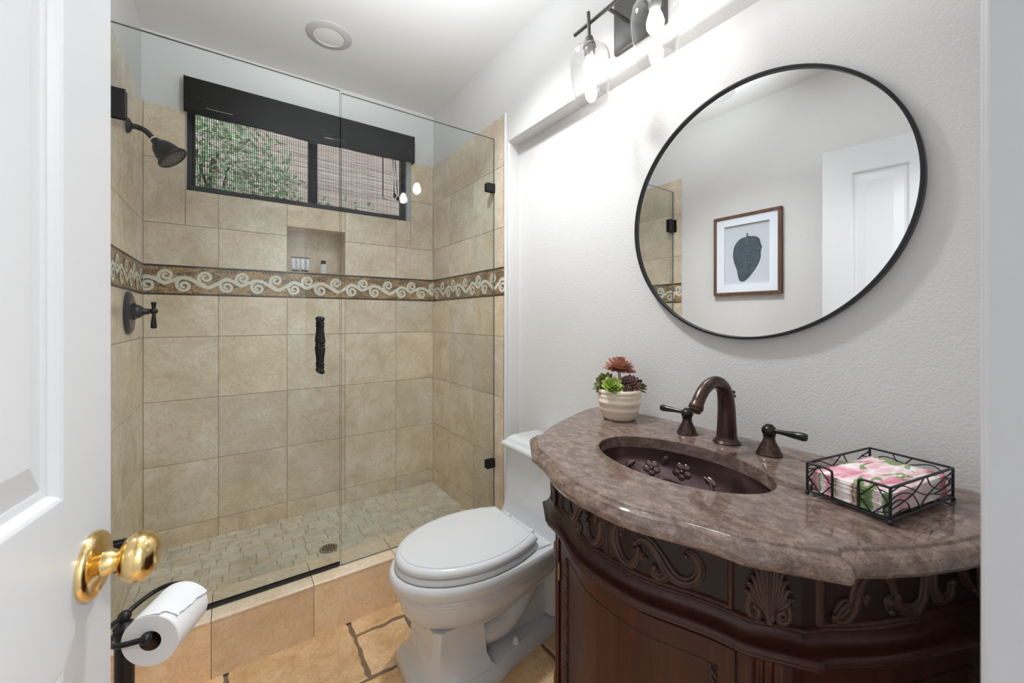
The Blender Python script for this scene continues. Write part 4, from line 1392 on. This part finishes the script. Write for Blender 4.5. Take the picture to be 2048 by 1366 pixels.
random.seed(9)
NN = 12
ang = math.atan2(eb.y, eb.x)
z_ = ZK0 + .0018
th = .0031
first = None
for i in range(NN):
    m_ = MB()
    hx2, hy2 = lb * .475, la * .455
    pts = []
    for (cx_, cy_, a0) in ((hx2 - .004, hy2 - .004, 0), (-hx2 + .004, hy2 - .004, 90), (-hx2 + .004, -hy2 + .004, 180), (hx2 - .004, -hy2 + .004, 270)):
        for k in range(4):
            a = math.radians(a0 + 30 * k); pts.append((cx_ + .004 * math.cos(a), cy_ + .004 * math.sin(a)))
    if first is None:
        n_ = len(pts)
        rr = []
        for ins, zz in ((.0008, 0), (0, .0006), (0, th - .0008), (.0008, th - .0001)):
            rr.append([V((x_ * (1 - ins / hx2), y_ * (1 - ins / hy2), zz)) for x_, y_ in pts])
        m_.loft(rr)
        o = m_.build('paper_napkin', M['napkin'], label='folded floral paper napkin within the stack in the wire holder', cat='napkin', group='floral napkins in the wire caddy')
        first = o
    else:
        o = first.copy(); COL.objects.link(o)
    c_ = K(la / 2, lb / 2, z_)
    o.location = (c_.x + random.uniform(-.0012, .0012), c_.y + random.uniform(-.0012, .0012), z_)
    o.rotation_euler = (0, 0, ang + random.uniform(-.012, .012))
    if i == NN - 1:
        o['label'] = 'topmost folded napkin of the stack, pink lilies and green leaves facing up'
    z_ += th

# ------------------------------------------------------------------ mirror
YM, ZM, RM = .545, 1.508, .358
mi = thing('round_mirror', (XREC, YM, ZM), 'large round wall mirror with thin black metal rim above the vanity', 'mirror')
mb = MB(); mb.lathe([(RM - .006, .001), (RM, .001), (RM, .022), (RM - .0015, .0235), (RM - .006, .0235), (RM - .0075, .022), (RM - .0075, .014)], (XREC, YM, ZM), (-1, 0, 0), 128, False, False); mb.build('rim', M['blackmetal'], mi)
mb = MB(); mb.lathe([(RM - .0072, .004), (RM - .0072, .0145), (0, .0145)], (XREC, YM, ZM), (-1, 0, 0), 128); mb.build('mirror_glass', M['mirror'], mi, angle=20)

# ------------------------------------------------------------------ vanity light
lf = thing('vanity_light', (XRP, .833, 2.205), 'black two-bulb vanity light with clear glass shades on the soffit wall', 'wall light')
XB, ZB = .990, 2.207
mb = MB(); mb.box((XRP - .018, .738, 2.118), (XRP - .0005, .942, 2.30)); mb.build('backplate', M['plate'], lf, bevel=.006)
mb = MB(); mb.tube([(XB, 1.034, ZB), (XB, .632, ZB)], .0065, 14); mb.build('crossbar', M['plate'], lf)
for ya in (.882, .794):
    mb = MB(); mb.tube([(XB, ya, ZB), (XRP - .015, ya, ZB)], .0060, 12); mb.build('arm', M['plate'], lf)
tilt = V((.05, 0, -1)).normalized()
for ys_ in (.960, .706):
    top_ = V((XB - .012, ys_, ZB + .032))
    mb = MB(); mb.lathe([(.006, 0), (.006, .078), (.010, .080), (.012, .083), (.021, .112), (.022, .116), (.0, .117)], top_ + V((.004, 0, 0)), tilt, 24); stem = mb.build('socket_stem', M['plate'], lf)
    neck = top_ + V((.004, 0, 0)) + tilt * .114
    mb = MB(); mb.lathe([(.020, 0), (.020, .002), (.018, .004), (.018, .026), (.016, .030), (.0145, .034)], neck, tilt, 24); mb.build('bulb_socket', M['socketm'], stem)
    mb = MB(); mb.lathe([(.022, .001), (.040, .004), (.053, .011), (.0625, .024), (.0668, .042), (.0675, .062), (.0662, .090), (.0625, .122), (.058, .152), (.0550, .172), (.0550, .1755), (.0540, .1765), (.0528, .1755), (.0530, .172), (.0565, .152), (.061, .122), (.0650, .090), (.0663, .062), (.0656, .042), (.0613, .024)], neck, tilt, 56, False, False); mb.build('glass_shade', M['shade'], lf)
    mb = MB(); mb.lathe([(.013, .030), (.0145, .040), (.020, .054), (.0245, .070), (.0235, .084), (.018, .095), (.009, .101), (0, .1025)], neck, tilt, 28); mb.build('bulb', M['bulb'], lf)

# ------------------------------------------------------------------ toilet
TY = 1.262
to = thing('toilet', (.8, TY, 0), 'white one-piece toilet with closed lid between shower and vanity', 'toilet')
def egg(xf, xm, xb, wm, wb, n1=28, n2=8):
    pts = []
    for k in range(n2 + 1):
        t = 1 - k / n2
        pts.append((xm + (xb - xm) * t, TY + wm - (wm - wb) * t ** 2.0))
    for k in range(1, n1):
        a = PI / 2 + PI * k / n1
        pts.append((xm + (xm - xf) * math.cos(a), TY + wm * math.sin(a)))
    for k in range(n2 + 1):
        t = k / n2
        pts.append((xm + (xb - xm) * t, TY - wm + (wm - wb) * t ** 2.0))
    return pts
def R3(pts, z): return [V((p[0], p[1], z)) for p in pts]
def E(off, z, ob=None):
    return R3(egg(.432 - off, .700, .893 + (off if ob is None else ob), .184 + off, .138 + off), z)
mb = MB()
rings = [E(-.006, .411), E(0, .412), E(.002, .418), E(.001, .425), E(-.003, .431), E(-.010, .4350), E(-.0135, .4355), E(-.0146, .4332), E(-.0164, .4332), E(-.0178, .4362), E(-.05, .4385)]
mb.loft(rings); mb.build('seat_lid', M['seatwhite'], to, angle=30)
mb = MB(); mb.loft([E(-.004, .388), E(.002, .390), E(.003, .397), E(.001, .404), E(-.004, .407)]); mb.build('seat', M['seatwhite'], to, angle=50)
for sg in (1, -1):
    mb = MB(); mb.lathe([(.013, .388), (.013, .414), (.010, .418), (0, .419)], (.912, TY + sg * .075, 0), seg=20); mb.build('seat_hinge', M['seatwhite'], to)
# bowl and pedestal: one continuous china body
mb = MB()
def BW(xf, xm, xb, wm, wb, z): return R3(egg(xf, xm, xb, wm, wb), z)
mb.loft([BW(.418, .70, 1.0, .192, .155, .386), BW(.412, .70, 1.0, .196, .160, .380), BW(.409, .70, 1.0, .198, .162, .366), BW(.413, .70, 1.0, .195, .160, .350), BW(.424, .70, 1.0, .186, .150, .338), BW(.430, .70, 1.0, .181, .145, .333), BW(.428, .70, 1.0, .183, .147, .328),
         BW(.434, .70, 1.0, .178, .142, .322), BW(.433, .70, 1.0, .179, .142, .316), BW(.440, .70, 1.0, .172, .137, .310), BW(.442, .70, .99, .170, .132, .290), BW(.448, .70, .98, .164, .124, .266), BW(.460, .70, .96, .153, .112, .243), BW(.478, .70, .93, .137, .100, .224), BW(.498, .70, .90, .120, .09, .210), BW(.505, .70, .89, .114, .085, .204), BW(.507, .70, .88, .112, .082, .190), BW(.53, .70, .86, .100, .07, .178)])
def oct_(x0, x1, w0, w1, c): 
    return [(x0 + c, TY - w0), (x1, TY - w1), (x1, TY + w1), (x0 + c, TY + w0), (x0, TY + w0 - c), (x0, TY - w0 + c)]
mb.loft([R3(oct_(.517, .690, .106, .106, .02), z) for z in (.215, .20)] + [R3(oct_(.512, .694, .108, .108, .02), .15), R3(oct_(.506, .698, .112, .112, .02), .088), R3(oct_(.500, .706, .119, .119, .02), .072), R3(oct_(.496, .709, .122, .122, .02), .062), R3(oct_(.486, .722, .134, .134, .02), .050)])
def plinth(o_, z): 
    return R3([(.470 - o_, TY - .122), (.494 - o_, TY - .146 - o_), (.72, TY - .148 - o_), (.80, TY - .122 - o_), (1.02, TY - .092 - o_), (1.12 + o_, TY - .088 - o_), (1.12 + o_, TY + .088 + o_), (1.02, TY + .092 + o_), (.80, TY + .122 + o_), (.72, TY + .148 + o_), (.494 - o_, TY + .146 + o_), (.470 - o_, TY + .122)], z)
mb.loft([plinth(.004, 0), plinth(.004, .022), plinth(.001, .028), plinth(-.002, .040), plinth(-.010, .048), plinth(-.016, .050)])
# trapway and rear body
mb.loft([R3([(.66, TY - .05), (1.09, TY - .045), (1.09, TY + .045), (.66, TY + .05)], z) for z in (.03, .36)])
for sg in (1, -1):
    pth = catmull([(.60, TY + sg * .045, .20), (.70, TY + sg * .050, .135), (.80, TY + sg * .052, .13), (.885, TY + sg * .052, .20), (.935, TY + sg * .052, .285), (1.0, TY + sg * .052, .30), (1.045, TY + sg * .052, .22), (1.055, TY + sg * .052, .06)], 6)
    mb.tube(pth, .052, 20)
mb.loft([R3(egg(.80, .9, 1.150, .150, .175, 12), z) if z > .36 else R3(egg(.84 + (.36 - z) * .8, .92, 1.150, .150 - (.36 - z) * .5, .172 - (.36 - z) * .9, 12), z) for z in (.29, .325, .36, .385, .392)])
mb.build('bowl', M['porcelain'], to, angle=42)
for sg in (1, -1):
    mb = MB(); mb.ell((.832, TY + sg * .094, .046), (.015, .015, .024), seg=16, rings=12); mb.build('bolt_cap', M['porcelain'], to)
def rrect(x0, x1, w, r, z, n=6):
    pts = []
    for cx_, cy_, a0 in ((x1 - r * .4, TY + w - r, 0), (x0 + r, TY + w - r, 90), (x0 + r, TY - w + r, 180), (x1 - r * .4, TY - w + r, 270)):
        for k in range(n + 1):
            a = math.radians(a0 + 90 * k / n)
            rx = r * .4 if a0 in (0, 270) else r
            pts.append(V((cx_ + rx * math.cos(a), cy_ + r * math.sin(a), z)))
    return pts
mb = MB(); mb.loft([rrect(.945, 1.152, .186, .02, .385), rrect(.955, 1.152, .184, .02, .41), rrect(.962, 1.152, .182, .02, .44), rrect(.972, 1.152, .186, .02, .640), rrect(.968, 1.152, .190, .02, .648), rrect(.966, 1.152, .191, .02, .655)]); mb.build('tank', M['porcelain'], to, angle=40)
mb = MB(); mb.loft([rrect(.960, 1.156, .196, .022, .655), rrect(.953, 1.158, .203, .024, .660), rrect(.951, 1.158, .205, .025, .668), rrect(.955, 1.158, .201, .024, .677), rrect(.964, 1.156, .192, .024, .682), rrect(.967, 1.154, .190, .024, .684), rrect(.970, 1.152, .187, .03, .692), rrect(.980, 1.146, .178, .03, .699), rrect(.99, 1.14, .168, .03, .7015)]); mb.build('tank_lid', M['porcelain'], to, angle=42)

# ------------------------------------------------------------------ toilet paper stand and roll
st = thing('toilet_paper_stand', (-.211, 1.318, 0), 'dark bronze freestanding toilet paper stand beside the door', 'toilet paper stand')
PX, PY = -.214, 1.322
mb = MB(); mb.lathe([(.085, 0), (.085, .008), (.07, .016), (.03, .022), (.024, .034), (.02, .036)], (PX, PY, 0), seg=40); mb.build('base', M['darkbronze'], st)
mb = MB(); mb.lathe([(.0185, .03), (.0185, .452), (.021, .455), (.021, .459), (.018, .462), (.021, .466), (.021, .471), (.0165, .475), (.012, .479), (.010, .482)], (PX, PY, 0), seg=28); mb.build('pole', M['darkbronze'], st)
n0, n1 = V((-.148, 1.162, .508)), V((-.101, 1.266, .508))
axr = (n1 - n0).normalized()
mb = MB()
mb.ell((PX, PY, .492), .0135, seg=18, rings=12)
mb.build('finial', M['darkbronze'], st)
zz = .500
a0_ = n0 - axr * .012 + V((0, 0, .014))
a1_ = n1 + axr * .018 + V((0, 0, .012))
pth = catmull([a0_, a0_ + V((-.045, .012, -.002)), V((-.222, 1.205, .507)), V((-.236, 1.245, .503)), V((-.230, 1.285, .500)), V((PX, PY, .494)), V((-.185, 1.348, .505)), V((-.148, 1.360, .516)), V((-.112, 1.345, .520)), V((-.088, 1.312, .521)), a1_], 7)
mb = MB(); mb.tube(pth, .0055, 12); mb.build('wire_arm', M['darkbronze'], st)
mb = MB(); mb.tube([a0_, n0 + V((0, 0, .014)), n1 + V((0, 0, .012)), a1_], .0075, 12); mb.ell(a0_, .011, seg=14); mb.build('roll_rod', M['darkbronze'], st)

ro = thing('toilet_paper_roll', tuple((n0 + n1) / 2 - V((0, 0, .056))), 'white toilet paper roll hanging on the bronze stand', 'toilet paper')
Lr = (n1 - n0).length
mb = MB(); mb.lathe([(.0215, .0005), (.054, 0), (.0555, .0015), (.0555, Lr - .0015), (.054, Lr), (.0215, Lr - .0005)], n0, axr, 64, False, False); mb.build('paper', M['paper'], ro, angle=30)
mb = MB(); mb.lathe([(.0222, .001), (.0222, Lr - .001), (.0205, Lr - .001), (.0205, .001), (.0222, .001)], n0, axr, 40, False, False); mb.build('core', M['core'], ro)
side = axr.cross(V((0, 0, 1))).normalized(); upv = side.cross(axr).normalized()
mb = MB(); random.seed(2)
rowsA = []
N1, N2 = 26, 22
for j in range(N2 + 1):
    v_ = j / N2
    endj = math.radians(44 - 16 * v_ + (26 if v_ < .12 else 0)) + random.uniform(-.04, .04)
    line = []
    for i in range(N1 + 1):
        t = i / N1
        a = math.radians(150) + (endj - math.radians(150)) * t
        r_ = .0559 + (.0040 * t ** 7) + .0004
        line.append(n0 + axr * (.001 + (Lr - .002) * v_) + side * r_ * math.cos(a) + upv * r_ * math.sin(a))
    rowsA.append(line)
mb.loft(rowsA, False, False, False)
inner = [[p + (n0 + axr * ((p - n0).dot(axr)) - p).normalized() * .0004 for p in l] for l in rowsA]
mb.loft(inner, False, False, False); mb.loft([[l[-1] for l in rowsA], [l[-1] for l in inner]], False, False, False)
mb.build('loose_sheet', M['paper'], ro, fix=False)

# ------------------------------------------------------------------ framed leaf print on the left wall (seen in the mirror)
fy0, fy1, fz0, fz1 = 1.024, 1.426, 1.356, 1.868
pf = thing('framed_leaf_print', (XLP, 1.225, fz0), 'walnut framed slate leaf print on the white wall, seen in the mirror', 'picture')
mb = MB()
XW = XLP
for a, b in (((fy0, fz0), (fy1, fz0 + .018)), ((fy0, fz1 - .018), (fy1, fz1)), ((fy0, fz0 + .018), (fy0 + .018, fz1 - .018)), ((fy1 - .018, fz0 + .018), (fy1, fz1 - .018))):
    mb.box((XW + .0005, a[0], a[1]), (XW + .030, b[0], b[1]))
mb.build('frame', M['walnut'], pf, bevel=.0015)
mb = MB(); mw = .048
for a, b in (((fy0 + .018, fz0 + .018), (fy1 - .018, fz0 + .018 + mw)), ((fy0 + .018, fz1 - .018 - mw), (fy1 - .018, fz1 - .018)), ((fy0 + .018, fz0 + .018 + mw), (fy0 + .018 + mw, fz1 - .018 - mw)), ((fy1 - .018 - mw, fz0 + .018 + mw), (fy1 - .018, fz1 - .018 - mw))):
    mb.box((XW + .010, a[0], a[1]), (XW + .022, b[0], b[1]))
mb.build('mat', M['mat'], pf, smooth=False)
mb = MB(); mb.box((XW + .004, fy0 + .02, fz0 + .02), (XW + .009, fy1 - .02, fz1 - .02)); mb.build('print', M['printpaper'], pf, smooth=False)
# leaf: in the mirror its stem is up; the real wall is seen flipped
lc = (1.222, 1.60)
outl = [(-.004, .142), (.004, .142), (.006, .122), (.035, .116), (.060, .098), (.078, .070), (.086, .035), (.086, 0), (.080, -.035), (.066, -.075), (.058, -.110), (.052, -.140), (.040, -.158), (.022, -.160), (.004, -.150), (-.02, -.125), (-.045, -.092), (-.066, -.055), (-.078, -.020), (-.080, .02), (-.086, .045), (-.078, .070), (-.074, .092), (-.060, .110), (-.035, .120), (-.008, .124)]
lp = catmull([(a, b, 0) for a, b in outl], 4, closed=True)
mb = MB()
lv = [V((XW + .0095, lc[0] + p.x * 1.0, lc[1] + p.y)) for p in lp]
n = len(lv)
mb.add([V((XW + .0091, p.y, p.z)) for p in lv] + lv, [tuple(range(n, 2 * n))] + [(j, (j + 1) % n, n + (j + 1) % n, n + j) for j in range(n)])
lo_ = mb.build('leaf', M['leafprint'], pf, smooth=False)
mb = MB()
mb.tube([V((XW + .0097, lc[0] + a, lc[1] + b)) for a, b in ((.0, .13), (-.002, .06), (.006, -.02), (.02, -.10), (.03, -.15))], [.0022, .002, .0016, .001, .0004], 6)
for k in range(9):
    t = k / 9
    b0 = .105 - .22 * t
    a0 = .0 + .02 * max(0, t - .4)
    for sg in (1, -1):
        ln = (.072 - .045 * abs(t - .3))
        mb.tube([V((XW + .0096, lc[0] + a0, lc[1] + b0)), V((XW + .0096, lc[0] + a0 + sg * ln * .55, lc[1] + b0 - .006)), V((XW + .0096, lc[0] + a0 + sg * ln, lc[1] + b0 - .032))], [.0008, .0007, .0003], 5)
mb.build('leaf_veins', M['leafvein'], lo_)
